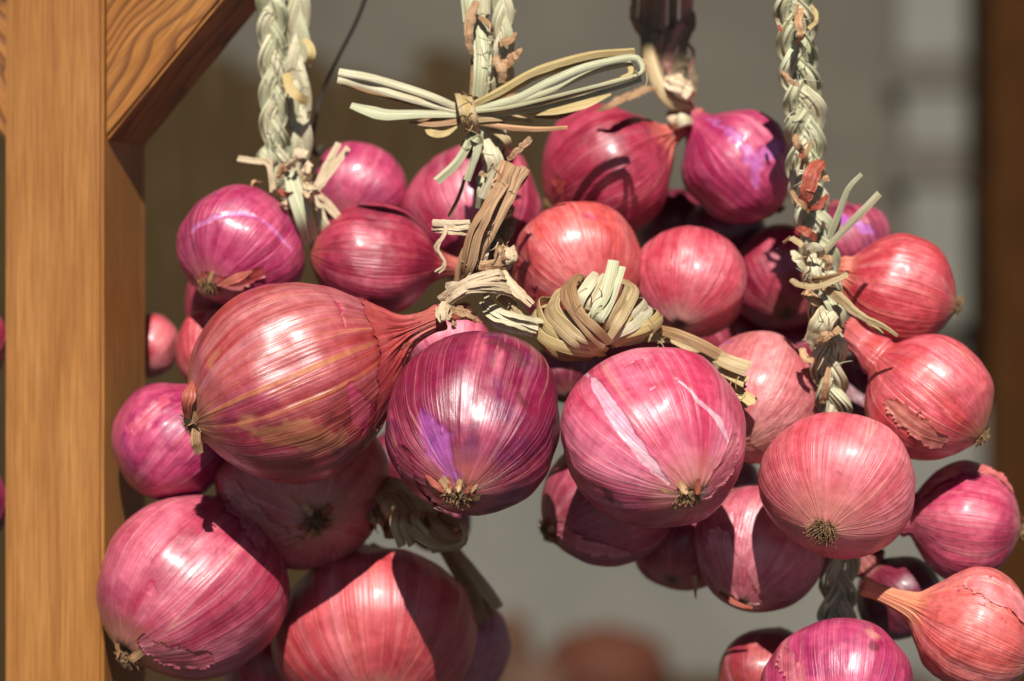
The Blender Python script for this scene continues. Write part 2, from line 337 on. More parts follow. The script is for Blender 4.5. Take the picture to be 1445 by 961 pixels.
# ------------------------------------------------------------------ onions
M_ROOT = None
def onion(label, c, R, root, a=1.0, b=1.05, neck=.25, nr=.13, bend=(0, 0), colours=None, seed=1, tuft=1.0, marks=(), res=(168, 104),
          lump=.07, lobes=.020, frill=0, skew=None, pw=1.0, peels=(), vneck=None, flakes=(), group="onions tied in the bunches", **mk):
    rng = random.Random(seed); nprng = np.random.RandomState(seed)
    ctr = at(*c); Rm = R * PXM * (1 + c[2])
    zl = -Vector((root[0], -root[2], root[1])).normalized()          # towards the neck
    xl = Vector((0, -1, 0)) - zl * zl.dot(Vector((0, -1, 0)))
    if xl.length < .05: xl = Vector((1, 0, 0)) - zl * zl.x
    xl.normalize(); yl = zl.cross(xl)
    Mx = Matrix((xl, yl, zl)).transposed().to_4x4(); Mx.translation = Vector(ctr)
    o = thing('onion', label, 'onion', group=group); o.matrix_world = Mx
    # profile (z, r) from the root plate to the tip of the neck
    pr = [(-a + .035, .015), (-a + .012, .06), (-a, .12), (-a * .955, .25), (-a * .85, .49), (-a * .66, .755), (-a * .36, .945), (0, 1.0),
          (b * .30, .935), (b * .55, .765), (b * .74, .54), (b * .88, .345), (b * 1.0, nr * 1.55)]
    if neck > 0:
        pr += [(b + neck * .35, nr * 1.08), (b + neck * .7, nr * .95), (b + neck, nr * 1.05), (b + neck + .01, nr * .5)]
    else:
        pr += [(b + .05, nr), (b + .06, .02)]
    nu, nv = res
    Q = spline(np.array([(r * pw if .1 < r < .99 else r, z, 0) for z, r in pr]), 600)
    L = np.concatenate([[0], np.cumsum(np.linalg.norm(np.diff(Q, axis=0), axis=1))])
    sv = np.linspace(0, L[-1], nv); r = np.interp(sv, L, Q[:, 0]); z = np.interp(sv, L, Q[:, 1]); v = sv / L[-1]
    vn = vneck if vneck else float(np.interp(b * .86, z[nv // 3:], v[nv // 3:]))
    u = np.linspace(0, 2 * np.pi, nu, endpoint=False)
    U, Vv = np.meshgrid(u, v); rr = np.repeat(r[:, None], nu, 1); zz = np.repeat(z[:, None], nu, 1)
    cu, su = np.cos(U), np.sin(U)
    D = np.stack([cu.ravel() * rr.ravel(), su.ravel() * rr.ravel(), zz.ravel()], 1)
    low = (vnoise(D * 1.15 + seed * 5.1, seed) - .5) + .45 * (vnoise(D * 2.4 + seed * 3.1, seed + 1) - .5) + .12 * (vnoise(D * 6 + seed * 2.1, seed + 4) - .5)
    mer = np.stack([cu.ravel() * 4, su.ravel() * 4, Vv.ravel() * 2.0 + seed], 1)
    rib = vnoise(mer * np.array([2.2, 2.2, 1]), seed + 2) - .5
    rib2 = vnoise(mer * np.array([4.5, 4.5, 1.2]), seed + 3) - .5
    nk = sstep(vn - .10, vn + .08, Vv.ravel()); rt = sstep(.16, .03, Vv.ravel())
    fac = 1 + lump * 2.2 * low + rib * (.012 + .16 * nk + .06 * rt) + rib2 * (.006 + .13 * nk) + lobes * np.cos(3 * U.ravel() + seed) + .6 * lobes * np.cos(5 * U.ravel() + 2 * seed)
    X = D.copy(); X[:, :2] *= fac[:, None]; X[:, 2] += .02 * low * (1 - nk)
    X[:, 2] += nk * rib2 * .10
    t = np.clip((X[:, 2] - b * .55), 0, None)
    X[:, 0] += bend[0] * t * t; X[:, 1] += bend[1] * t * t
    sk = rng.uniform(-.07, .07) if skew is None else skew; sk2 = rng.uniform(-.07, .07)
    X[:, 0] += sk * (X[:, 2] ** 2) * (1 - nk); X[:, 1] += sk2 * X[:, 2] ** 2 * (1 - nk)
    X *= Rm
    # marks on the skin: tracks found on the bulb's own surface
    M3 = np.array(Mx.to_3x3()); Wd = X @ M3.T + ctr
    pxs = to_px(Wd); G = X / (np.linalg.norm(X, axis=1)[:, None] + 1e-12) @ M3.T
    view = Wd - np.array([0, -1.0, Z0]); front = (G * view).sum(1) < -.02
    att = {k: np.full(len(X), -1.0) for k in ("m_lav", "m_inner", "m_dark", "m_tan")}
    def track(pts, ws, jag):
        idx = []
        for q in pts:
            d = np.linalg.norm(pxs - np.array(q), axis=1); d[~front] = 1e9; idx.append(int(np.argmin(d)))
        S3 = Wd[idx]; best = np.full(len(X), 1e9)
        ws = list(ws) if hasattr(ws, '__len__') else [ws] * len(pts)
        for i in range(max(1, len(S3) - 1)):
            p, q = S3[i], S3[min(i + 1, len(S3) - 1)]; dv = q - p
            h = np.clip(((Wd - p) @ dv) / (dv @ dv + 1e-15), 0, 1)
            wd = (ws[i] * (1 - h) + ws[min(i + 1, len(ws) - 1)] * h) * PXM
            best = np.minimum(best, np.linalg.norm(Wd - p - h[:, None] * dv, axis=1) - wd)
        if jag:
            best = best + (vnoise(mer * np.array([5, 5, 3.]), seed + 7) - .5) * jag * PXM + (vnoise(Wd * 420, seed + 8) - .5) * jag * 1.6 * PXM
        return np.clip(-best / (12 * PXM), -1, 1)
    for kind, pts, ws, jag in marks:
        att["m_" + kind] = np.maximum(att["m_" + kind], track(pts, ws, jag))
    peel_masks = [(track(pts, ws, jag * .55), pal) for pts, ws, jag, pal in peels]
    sunk = np.maximum(att["m_lav"], att["m_inner"]); nrm = X / (np.linalg.norm(X, axis=1)[:, None] + 1e-12)
    X = X - nrm * (sstep(-.07, .13, sunk) * .0002)[:, None]
    F = []
    for i in range(nv - 1):
        s0 = i * nu; row = np.arange(nu); nx = (row + 1) % nu
        F.append(np.stack([s0 + row, s0 + nx, s0 + nx + nu, s0 + row + nu], 1))
    F = np.concatenate(F).tolist(); F.append(list(range(nu))[::-1]); F.append(list(range((nv - 1) * nu, nv * nu)))
    att["mer"] = np.stack([cu.ravel(), su.ravel(), Vv.ravel()], 1); att["pos"] = D
    A_, B_, C_, V_, nk_, rt_ = colours
    mat = mat_onion('onion_skin', A_, B_, C_, V_, nk_, rt_, seed, vneck=vn, **mk)
    mesh_obj('bulb', X, F, mat, o, att)
    for mask, pal in peel_masks:                                   # torn sheets of outer skin standing off the bulb
        FA = np.array(F[:-2]); keep = FA[(mask[FA] > 0).all(1)]
        if len(keep) < 4: continue
        ids, inv = np.unique(keep, return_inverse=True)
        lift = .00026 + .0006 * sstep(.35, .0, mask[ids]) * (.3 + 1.2 * vnoise(Wd[ids] * 260, seed + 12))
        at2 = {k_: np.asarray(v_)[ids] for k_, v_ in att.items()}
        for k_ in ("m_lav", "m_inner", "m_dark", "m_tan"): at2[k_] = np.full(len(ids), -1.0)
        pm = mat_onion('outer_skin', *pal, seed + 40, vneck=3.0, rough=.36, wrinkle=1.5, blotch=.5, halo=(-.4, -.5), fine=.5)
        mesh_obj('outer_skin', X[ids] + nrm[ids] * lift[:, None], inv.reshape(-1, 4).tolist(), pm, o, at2)
    if tuft > 0:                                                   # dried root plate with its fibres
        Vt, Ft, sv_ = [], [], []
        base = -a * Rm; rp = .085 * Rm * tuft
        for i in range(7):
            for j in range(14):
                th = j / 14 * 2 * math.pi; rr_ = rp * (1 - (i / 6) ** 1.6) * (1 + .25 * (rng.random() - .5)); 
                Vt.append((rr_ * math.cos(th), rr_ * math.sin(th), base + .02 * Rm - (i / 6) * .055 * Rm * tuft * (1 + .5 * rng.random()))); sv_.append((i * .1, j * .01, rng.random() * 5))
        for i in range(6):
            for j in range(14): Ft.append((i * 14 + j, i * 14 + (j + 1) % 14, (i + 1) * 14 + (j + 1) % 14, (i + 1) * 14 + j))
        nf = int(170 * tuft)
        for q in range(nf):
            th = rng.random() * 2 * math.pi; r0 = rp * (.25 + .9 * rng.random()); ln_ = Rm * tuft * (.035 + .075 * rng.random())
            out = rng.uniform(.15, 1.25) * (r0 / rp); p = np.array([r0 * math.cos(th), r0 * math.sin(th), base - .005 * Rm])
            d = np.array([math.cos(th + rng.uniform(-.6, .6)) * out, math.sin(th + rng.uniform(-.6, .6)) * out, -1.0 if r0 < rp * .8 else -.35]); d /= np.linalg.norm(d)
            wf = Rm * rng.uniform(.005, .010); sdv = rng.random() * 5; b0 = len(Vt)
            side = np.cross(d, (0.3, .2, 1.)); side /= np.linalg.norm(side); sd2 = np.cross(d, side)
            for i in range(4):
                f = i / 3; cc = p + d * ln_ * f + np.array([rng.uniform(-1, 1), rng.uniform(-1, 1), rng.uniform(-.4, .4)]) * ln_ * .26 * f
                for j in range(3):
                    an = j * 2.094; cc2 = cc + (side * math.cos(an) + sd2 * math.sin(an)) * wf * (1 - .55 * f); Vt.append(tuple(cc2)); sv_.append((j * .1, f * ln_, sdv))
            for i in range(3):
                for j in range(3): Ft.append((b0 + i * 3 + j, b0 + i * 3 + (j + 1) % 3, b0 + (i + 1) * 3 + (j + 1) % 3, b0 + (i + 1) * 3 + j))
        mesh_obj('root_tuft', Vt, Ft, M_ROOT, o, {"sv": np.array(sv_)}, smooth=False)
    if frill:                                                      # torn ends of the outer skin round the root plate
        for q in range(frill):
            th = (q + rng.uniform(-.3, .3)) / frill * 2 * math.pi; wd = rng.uniform(.05, .11); ln_ = rng.uniform(.10, .22)
            Vt, Ft, sv_ = [], [], []
            for i in range(6):
                f = i / 5; zq = -a * (1 - .02) + .02
                rq = .10 + ln_ * f; zz_ = np.interp(rq, [.06, .12, .27, .53], [-a + .005, -a, -a * .965, -a * .86])
                lift = .012 + .07 * (1 - f) ** 2 * rng.uniform(.5, 1.3)
                for j in range(4):
                    s_ = (j / 3 - .5) * wd * (1.15 - .35 * abs(f - .6)) * (1 if i > 0 else .35)
                    Vt.append(((rq * math.cos(th) - s_ * math.sin(th)) * Rm, (rq * math.sin(th) + s_ * math.cos(th)) * Rm, (zz_ - lift) * Rm)); sv_.append((j * .1, f * ln_ * Rm, q * .7))
            for i in range(5):
                for j in range(3): Ft.append((i * 4 + j, i * 4 + j + 1, i * 4 + j + 5, i * 4 + j + 4))
            mesh_obj('skin_flake', Vt, Ft, M['skin_red'] if q % 3 else M['skin_tan'], o, {"sv": np.array(sv_)})
    for pts, w_, mt in flakes:                                     # loose scraps of papery skin
        fo = sweep('skin_flake', pts, w_, M[mt], None, 'leaf', crinkle=.25, n=14)
        fo.parent = o; fo.matrix_parent_inverse = Mx.inverted()
    return o

# ------------------------------------------------------------------ materials
M = {}
M['straw_green'] = mat_straw('straw_green', (.44, .46, .30), (.60, .60, .43), (.40, .37, .20), 1)
M['straw_pale'] = mat_straw('straw_pale', (.55, .52, .35), (.68, .64, .48), (.42, .33, .17), 2)
M['straw_yellow'] = mat_straw('straw_yellow', (.50, .38, .16), (.62, .50, .26), (.36, .24, .09), 3)
M['straw_tan'] = mat_straw('straw_tan', (.38, .28, .14), (.55, .43, .25), (.22, .13, .06), 4)
M['straw_brown'] = mat_straw('straw_brown', (.24, .13, .06), (.40, .25, .13), (.12, .06, .03), 5, .6)
M['raffia'] = mat_straw('raffia', (.60, .46, .30), (.74, .62, .45), (.42, .28, .16), 6, .6)
M['bark'] = mat_straw('bark', (.35, .20, .105), (.52, .34, .20), (.17, .085, .045), 7, .7, .7)
M['stalk_dark'] = mat_straw('stalk_dark', (.16, .12, .075), (.26, .20, .12), (.12, .055, .04), 8, .65)
M['stalk_rose'] = mat_straw('stalk_rose', (.36, .17, .14), (.46, .26, .21), (.22, .10, .08), 9, .6)
M['skin_red'] = mat_straw('skin_red', (.30, .055, .035), (.42, .12, .08), (.18, .025, .02), 10, .4)
M['skin_tan'] = mat_straw('skin_tan', (.45, .24, .12), (.60, .38, .22), (.25, .11, .05), 12, .5)
M['skin_crimson'] = mat_straw('skin_crimson', (.32, .02, .06), (.46, .08, .12), (.18, .01, .03), 13, .35)
M_ROOT = mat_straw('root_fibre', (.24, .125, .06), (.52, .34, .18), (.04, .024, .015), 14, .8, .75)
M['wire'] = mat_plain('wire', (.04, .035, .03), (.06, .05, .045), 200, .5, .0001)

# ------------------------------------------------------------------ the setting behind
def box(name, lo, hi, mat, parent=None, bev=.004):
    import bmesh
    bm = bmesh.new(); bmesh.ops.create_cube(bm, size=1)
    c = [(lo[i] + hi[i]) / 2 for i in range(3)]
    for v in bm.verts: v.co = Vector([(v.co[i]) * (hi[i] - lo[i]) for i in range(3)])
    bmesh.ops.bevel(bm, geom=list(bm.edges), offset=bev, segments=2, affect='EDGES')
    me = bpy.data.meshes.new(name); bm.to_mesh(me); bm.free(); me.materials.append(mat)
    o = bpy.data.objects.new(name, me); COL.objects.link(o); o.location = c
    if parent: o.parent = parent; o.matrix_parent_inverse = parent.matrix_basis.inverted()
    return o

def pbox(name, x0, y0, x1, y1, depth, thick, mat, parent=None, bev=.004):
    p, q = at(x0, y1, depth), at(x1, y0, depth)
    return box(name, (p[0], depth, p[2]), (q[0], depth + thick, q[2]), mat, parent, bev)

ground = mesh_obj('ground', [(-60, -60, 0), (60, -60, 0), (60, 60, 0), (-60, 60, 0)], [(0, 1, 2, 3)],
                  mat_plain('asphalt', (.045, .043, .040), (.065, .062, .057), 3, .9), smooth=False)
tag(ground, None, None, kind='structure')
wall = box('house_wall', (-6, 3.2, -.1), (6, 3.45, 4.2), mat_plain('wall_plaster', (.052, .044, .031), (.090, .080, .060), 1.1, .9))
tag(wall, 'grey brown plaster wall far behind, wholly out of focus', 'wall')
win = thing('window', 'blurred pale window at upper right beside the dark post', 'window', at(1325, 470, 3.18))
M['pane'] = mat_plain('pane', (.118, .114, .093), (.14, .136, .112), 3, .9, .0003)
M['bar'] = mat_plain('bar', (.066, .055, .041), (.08, .067, .051), 6, .7)
for (x0, y0, x1, y1) in ((1268, -120, 1388, 82), (1276, 128, 1388, 208), (1282, 262, 1392, 460)):
    pbox('pane', x0, y0, x1, y1, 3.17, .02, M['pane'], win)
pbox('glazing_bar', 1255, 82, 1395, 128, 3.166, .025, M['bar'], win); pbox('glazing_bar', 1260, 208, 1395, 262, 3.166, .025, M['bar'], win)
wood_dark = mat_wood('wood_dark', (.036, .0145, .0035), (.05, .02, .005), (.025, .009, .0025), 20, .1, .8, 3, 0)
pst = pbox('timber_post', 1394, -700, 1640, 1740, 2.98, .16, wood_dark, bev=.01)
tag(pst, 'dark brown blurred timber post at the right edge', 'post')
shed = thing('board_screen', 'dark olive brown board screen behind the left braids, out of focus', 'screen', at(480, 430, 2.95))
wood_olive = mat_wood('wood_olive', (.036, .023, .010), (.050, .034, .015), (.030, .019, .008), 14, .1, .8, 5, 0)
for i in range(20):                                             # upright boards with uneven heads
    x0 = -280 + i * 62; top = 90 + 22 * math.sin(i * 2.1) + 14 * math.sin(i * 5.3 + 1) + max(0, i - 15) * 45
    pbox('board', x0, top, x0 + 60, 1720, 2.9 + .006 * (i % 2), .03, wood_olive, shed)
for y in (300, 900):
    pbox('batten', -280, y, 955, y + 40, 2.945, .04, wood_olive, shed)
ctp = pbox('counter_front', 480, 560, 1388, 1690, 2.8, .35, mat_plain('counter_paint', (.095, .090, .073), (.14, .133, .109), 1.6, .7), bev=.01)
tag(ctp, 'pale grey counter front below, wholly blurred', 'counter')
shelf = pbox('shelf_board', 560, 1012, 1380, 1040, 2.35, .43, wood_dark, bev=.006)
tag(shelf, 'dark wooden shelf under the blurred terracotta pots', 'shelf')
def pot(label, px, top, half, depth, col, squat=1.0):
    b = at(px, 1012, depth); tpt = at(px, top, depth); H = tpt[2] - b[2]; r = half * PXM * (1 + depth)
    prof = [(.0, 0), (.62, 0), (.72, .04), (.94, .25), (1.0, .48), (.95, .66), (.82, .82), (.62, .92), (.36, .975), (.12, .99), (.10, 1.03), (.0, 1.04)]
    V, F, n = [], [], 32
    for q, h in prof:
        for j in range(n): V.append((q * r * math.cos(j / n * 6.28319), q * r * math.sin(j / n * 6.28319), h * H))
    for i in range(len(prof) - 1):
        for j in range(n): F.append((i * n + j, i * n + (j + 1) % n, (i + 1) * n + (j + 1) % n, (i + 1) * n + j))
    o = mesh_obj('clay_pot', V, F, mat_plain('terracotta', col, tuple(x * 1.3 for x in col), 8, .8)); o.location = tuple(b)
    tag(o, label, 'pot', 'blurred clay pots on the shelf')
pot('rust red domed clay pot, largest of the blurred pots at bottom centre', 855, 884, 92, 2.5, (.055, .014, .0045))
pot('small brown clay pot left of the large rust pot, blurred', 722, 862, 34, 2.55, (.052, .022, .010))
pot('low brown clay bowl between the blurred pots at the bottom edge', 748, 930, 62, 2.45, (.062, .030, .016))

# ------------------------------------------------------------------ unseen roof added to cut sky light (its edge shades the stalks behind)
ROOF_Z = Z0 + .66; ROOF_Y = .08 - (.66 - .100) / math.tan(math.radians(SUN_EL))
wood_roof = mat_wood('wood_roof', (.12, .06, .025), (.16, .08, .034), (.08, .04, .016), 40, .05, .8, 9, 0)
roof = thing('added_shade_roof', 'unseen plank roof added above the hanging onions to shape the light', 'roof', (0, 0, ROOF_Z))
for i in range(20):
    box('plank', (-2.5 + i * .25, ROOF_Y + .0, ROOF_Z), (-2.5 + i * .25 + .246, .80, ROOF_Z + .025), wood_roof, roof)
rail = box('hanging_rail', (-1.6, .005, Z0 + .205), (1.6, .050, Z0 + .245), wood_dark)  # unseen rail, added with the roof; the braids hang from it
tag(rail, 'added dark wooden rail above the picture carrying the braids', 'rail')

# ------------------------------------------------------------------ timber frame on the left
th = math.radians(15)
frame = thing('timber_support', 'varnished orange brown timber post with diagonal brace at left', 'post', (0, 0, 0))
fr = at(145, 480, .04); frame.location = (fr[0], fr[1], 0); frame.rotation_euler = (0, 0, -th)
wood_post = mat_wood('wood_post', (.275, .115, .026), (.335, .150, .038), (.255, .103, .022), 60, .012, .42, 1)
wood_brace = mat_wood('wood_brace', (.27, .102, .019), (.33, .140, .030), (.085, .026, .006), 170, .05, .42, 7)
def fbox(name, lo, hi, mat, bev=.0012, rot=None, org=(0, 0, 0)):
    o = box(name, lo, hi, mat, None, bev); o.parent = frame
    return o
fbox('post', (-.0392, 0, 0.001), (0, .0415, ROOF_Z - .002), wood_post)
zj = at(145, 196, .04)[2]
def brace(sgn):
    # the brace leaves the post's side face 48 degrees from level; its own length is local z
    ang = math.radians(42) * sgn; wd = .062; Lb = .62
    import bmesh
    o = box('brace', (-wd / 2, .0025, 0), (wd / 2, .0395, Lb), wood_brace, None, .0012)
    me = o.data; o.parent = frame
    R = Matrix.Rotation(ang, 4, 'Y')
    # lower long edge meets the post side at zj
    low = R @ Vector((wd / 2 * sgn, 0, 0))
    x0 = 0.0005 * sgn if sgn > 0 else -.0397
    base = Vector((x0, .0210, zj)) - Vector((low.x, 0, low.z))
    dirv = R @ Vector((0, 0, 1))
    # trim the lower end flush with the post's side
    bm = bmesh.new(); bm.from_mesh(me)
    for v in bm.verts: v.co = R @ (v.co + Vector((0, 0, Lb / 2 - .10)))
    bmesh.ops.translate(bm, verts=bm.verts, vec=base + Vector((0, 0, 0)))
    bmesh.ops.bisect_plane(bm, geom=list(bm.verts) + list(bm.edges) + list(bm.faces), plane_co=(x0, 0, 0), plane_no=(sgn, 0, 0), clear_inner=True)
    edges = [e_ for e_ in bm.edges if e_.is_boundary]; bmesh.ops.holes_fill(bm, edges=edges)
    Ri = R.inverted()
    mid = base.copy()
    for v in bm.verts: v.co = Ri @ (v.co - mid)
    bm.to_mesh(me); bm.free(); o.location = mid; o.rotation_euler = (0, ang, 0)
    return o
brace(1); brace(-1)

# ------------------------------------------------------------------ the onions
CORAL = ((.50, .062, .074), (.68, .22, .20), (.44, .035, .045), (.74, .38, .27), (.56, .19, .11), (.62, .22, .17))
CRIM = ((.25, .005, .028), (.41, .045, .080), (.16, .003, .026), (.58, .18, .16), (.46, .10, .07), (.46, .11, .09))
MAG = ((.31, .006, .070), (.49, .075, .145), (.25, .006, .085), (.55, .17, .20), (.43, .09, .09), (.42, .10, .11))
PURP = ((.19, .003, .040), (.44, .080, .120), (.12, .005, .065), (.62, .26, .22), (.32, .06, .06), (.34, .09, .07))
PINK = ((.47, .035, .085), (.66, .21, .25), (.35, .010, .055), (.70, .34, .28), (.48, .13, .10), (.48, .17, .12))
TANP = ((.46, .140, .115), (.58, .265, .205), (.38, .06, .08), (.66, .40, .30), (.48, .22, .13), (.44, .21, .13))
BROWN = ((.29, .032, .026), (.42, .110, .095), (.23, .014, .055), (.50, .19, .055), (.38, .065, .04), (.42, .17, .08))
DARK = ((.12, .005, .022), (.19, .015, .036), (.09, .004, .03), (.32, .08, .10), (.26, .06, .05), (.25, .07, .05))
PAPER_RED = ((.34, .045, .032), (.42, .09, .065), (.28, .02, .035), (.50, .18, .09), (.4, .1, .06), (.4, .12, .07))
PAPER_TAN = ((.42, .15, .085), (.52, .24, .15), (.34, .07, .05), (.58, .32, .18), (.45, .2, .12), (.45, .2, .12))
PAPER_PINK = ((.44, .10, .11), (.56, .22, .21), (.36, .04, .07), (.62, .34, .30), (.45, .2, .15), (.45, .2, .15))
PAPER_CORAL = ((.54, .15, .115), (.66, .29, .23), (.48, .08, .06), (.72, .42, .32), (.5, .2, .12), (.5, .2, .12))
LO = (112, 72); HI = (232, 148)

onion('large brown red onion in front, neck tied to the central stem', (412, 536, -.020), 139, (-.905, -.385, .18), a=1.09, b=1.22, neck=.42, nr=.12,
      colours=BROWN, peels=(([(548, 445), (552, 520), (535, 590)], [48, 38, 20], 16, PAPER_RED),), seed=3, res=HI, frill=7, blotch=.75, stripe=(.40, .60), fine=.5, line=.9, vneck=.80, rough=.27, tan=(.50, .235, .085),
      marks=(('inner', [(497, 552), (510, 580), (515, 606)], [7, 20, 5], 8), ('tan', [(345, 600), (420, 615), (480, 620)], [8, 22, 12], 18),
             ('inner', [(455, 400), (478, 430), (486, 462)], [3, 4, 2], 3), ('tan', [(305, 500), (298, 512)], [4, 6], 4)),
      flakes=(([(264, 590, -.034), (266, 562, -.038), (275, 532, -.032)], [9, 20, 4], 'skin_red'), ([(276, 596, -.03), (277, 620, -.032), (281, 640, -.03)], [12, 15, 13], 'straw_brown')))
onion('deep purple striped onion with violet patch, centre front', (670, 590, -.025), 122, (-.14, -.64, .755), a=1.27, b=1.15, neck=.1, colours=PURP, peels=(([(570, 640), (585, 690), (615, 715)], [16, 22, 14], 10, ((.24, .02, .04), (.36, .07, .08), (.18, .01, .05), (.5, .2, .15), (.3, .1, .1), (.3, .1, .1))),), seed=5, res=HI, frill=11,
      blotch=.85, stripe=(.46, .60), fine=.45, line=1.0, rough=.26, lav=(.33, .06, .34), lsoft=.55, tuft=1.15,
      marks=(('lav', [(600, 590), (618, 632), (640, 676)], [10, 22, 7], 7), ('dark', [(735, 560), (742, 572)], [6, 8], 5), ('dark', [(700, 480), (735, 505)], [10, 12], 12)),
      flakes=(([(600, 668, -.050), (614, 684, -.054), (628, 694, -.054)], [3, 10, 6], 'skin_red'), ([(676, 676, -.056), (668, 688, -.056), (660, 696, -.055)], [3, 8, 6], 'skin_tan'), ([(566, 494, -.026), (574, 486, -.028), (582, 484, -.028)], [3, 6, 3], 'skin_red')))
onion('shiny pink onion with pale lavender slits, right of the purple one', (913, 612, -.030), 129, (.33, -.55, .77), a=1.14, b=1.0, neck=.1, colours=PINK, peels=(([(1000, 690), (1025, 660), (1035, 620)], [16, 18, 10], 10, PAPER_PINK),), seed=8, res=HI, frill=4,
      blotch=.7, stripe=(.36, .62), fine=.30, line=.7, rough=.27, lav=(.60, .38, .50), wrinkle=1.1, tuft=.95,
      marks=(('lav', [(822, 522), (842, 545), (872, 590), (905, 640), (942, 682)], [4, 8, 11, 9, 3], 2), ('lav', [(958, 538), (985, 565), (1012, 590), (1027, 622)], [1.2, 3, 6, 2], 2),
             ('lav', [(918, 550), (955, 534)], [1.6, 2], 1), ('dark', [(852, 690), (862, 708)], [4, 7], 8), ('tan', [(788, 600), (796, 650), (830, 690)], [5, 9, 9], 12), ('inner', [(885, 515), (905, 508)], [3, 4], 6)),
      flakes=(([(990, 700, -.036), (1010, 690, -.036), (1030, 668, -.034)], [4, 9, 4], 'skin_red'), ([(930, 690, -.062), (942, 694, -.062), (952, 696, -.060)], [2, 5, 5], 'straw_brown')))
onion('pale coral onion with tan root tuft, in front of the right braid', (1184, 680, -.016), 109, (-.29, -.60, .745), a=.94, b=.86, neck=.05, colours=CORAL, seed=12, res=HI,
      blotch=.25, stripe=(.30, .62), fine=.30, line=.5, halo=(.30, .04), rough=.33, tuft=1.45, lump=.03, wrinkle=.5,
      marks=(('dark', [(1183, 667), (1186, 669)], [1.6, 1.6], 0), ('dark', [(1098, 728)], [2], 1)))
onion('large pink onion half in shade at lower left', (278, 823, .028), 132, (-.58, -.66, .48), a=1.12, b=1.02, neck=.1, colours=((.36, .028, .065), (.52, .14, .165), (.27, .009, .05), (.58, .28, .22), (.42, .13, .10), (.42, .17, .10)), peels=(([(205, 905), (240, 925), (285, 930)], [14, 26, 20], 14, PAPER_PINK), ([(330, 720), (360, 760)], [18, 18], 12, PAPER_PINK)), seed=15, res=HI, frill=4,
      blotch=.55, fine=.35, rough=.30, marks=(('inner', [(212, 822), (216, 834)], [3, 6], 4), ('dark', [(262, 812), (268, 818)], [3, 2], 4), ('tan', [(230, 910), (260, 930)], [8, 14], 14)))
onion('big round coral onion crossed by a sharp shadow at the bottom', (523, 893, .055), 146, (.06, -.80, .60), a=.86, b=.86, neck=.05,
      colours=((.42, .042, .045), (.54, .115, .10), (.36, .03, .038), (.60, .22, .155), (.60, .22, .14), (.6, .3, .2)), seed=18, res=HI, tuft=0,
      blotch=.3, stripe=(.38, .62), fine=.45, rough=.32, wrinkle=.5)
onion('dull mauve onion with its root facing out, under the large brown one', (428, 690, .040), 118, (.235, -.37, .90), a=.86, b=.95, neck=.05,
      colours=((.44, .09, .085), (.56, .20, .16), (.36, .04, .065), (.52, .28, .18), (.42, .16, .10), (.40, .17, .11)), peels=(([(330, 690), (370, 740), (420, 765)], [16, 20, 12], 14, PAPER_TAN),), seed=21, frill=5, tuft=1.3,
      marks=(('tan', [(330, 670), (380, 700), (420, 708)], [6, 10, 4], 10),))
onion('bright magenta onion against the post, left of the big ones', (243, 622, .035), 86, (-.55, -.62, .1), a=1.0, b=1.05, neck=.05, colours=MAG, seed=24, tuft=0, blotch=.8,
      marks=(('inner', [(190, 600), (215, 590), (235, 560)], [14, 14, 10], 8),))
onion('upper left onion with a violet band and stubby tan root', (342, 347, .042), 90, (-.45, -.62, .62), a=1.0, b=1.0, neck=.05, colours=MAG, peels=(([(290, 385), (330, 400), (365, 385)], [8, 12, 10], 8, PAPER_RED),), seed=27, frill=6, tuft=1.25,
      blotch=.5, lav=(.46, .16, .42), lsoft=.15, marks=(('lav', [(272, 326), (300, 308), (345, 300), (385, 322), (412, 352)], [4, 5, 4, 3.5, 2], 1.5),),
      flakes=(([(312, 402, .016), (332, 393, .014), (356, 382, .017)], [7, 15, 4], 'skin_red'),))
onion('crimson onion lying sideways above the large brown one', (530, 367, .045), 80, (-.97, .08, .1), a=1.16, b=1.15, neck=.45, nr=.16, colours=CRIM, pale=.22, seed=30, tuft=0, vneck=.86,
      blotch=.6, stripe=(.40, .64))
onion('rosy onion behind the left braids knot, slightly blurred', (508, 264, .085), 68, (-.2, -.6, .7), colours=MAG, seed=33, tuft=0, neck=.05, blotch=.4, stripe=(.33, .6))
onion('rose onion behind the bow, streaked with straw shadows', (669, 300, .078), 101, (.1, -.72, .65), colours=((.34, .018, .055), (.50, .10, .14), (.24, .006, .05), (.6, .25, .22), (.4, .1, .1), (.4, .1, .1)), seed=36, tuft=0, neck=.05, blotch=.7)
onion('crimson onion at top centre, right of the bow', (860, 240, .072), 95, (-.86, -.50, .05), a=1.02, b=1.0, neck=.6, nr=.12, colours=CRIM, peels=(([(790, 260), (800, 300)], [14, 12], 14, PAPER_RED),), pale=.22, seed=39, tuft=.8, blotch=.6, stripe=(.36, .62))
onion('magenta onion with violet patch and red neck, top right of centre', (1040, 229, .072), 80, (.66, -.73, .12), a=1.12, b=1.0, neck=.40, nr=.16, colours=MAG, seed=42, tuft=.7, vneck=.9,
      lav=(.42, .12, .42), lsoft=.35, blotch=.6, stripe=(.46, .66), marks=(('lav', [(1003, 168), (1035, 190), (1066, 228), (1068, 262)], [3, 9, 10, 3], 7), ('lav', [(1066, 225), (1100, 205)], [9, 10], 6)))
onion('orange coral onion behind the straw knot', (812, 374, .038), 91, (.3, -.62, .72), colours=((.52, .085, .06), (.62, .19, .145), (.45, .03, .03), (.78, .40, .3), (.6, .2, .1), (.6, .25, .15)), peels=(([(740, 340), (745, 400)], [14, 18], 14, PAPER_RED),), seed=45, tuft=0, neck=.05,
      blotch=.6, marks=(('inner', [(826, 302), (838, 306)], [4, 5], 3), ('dark', [(742, 345), (748, 372)], [3, 6], 5)))
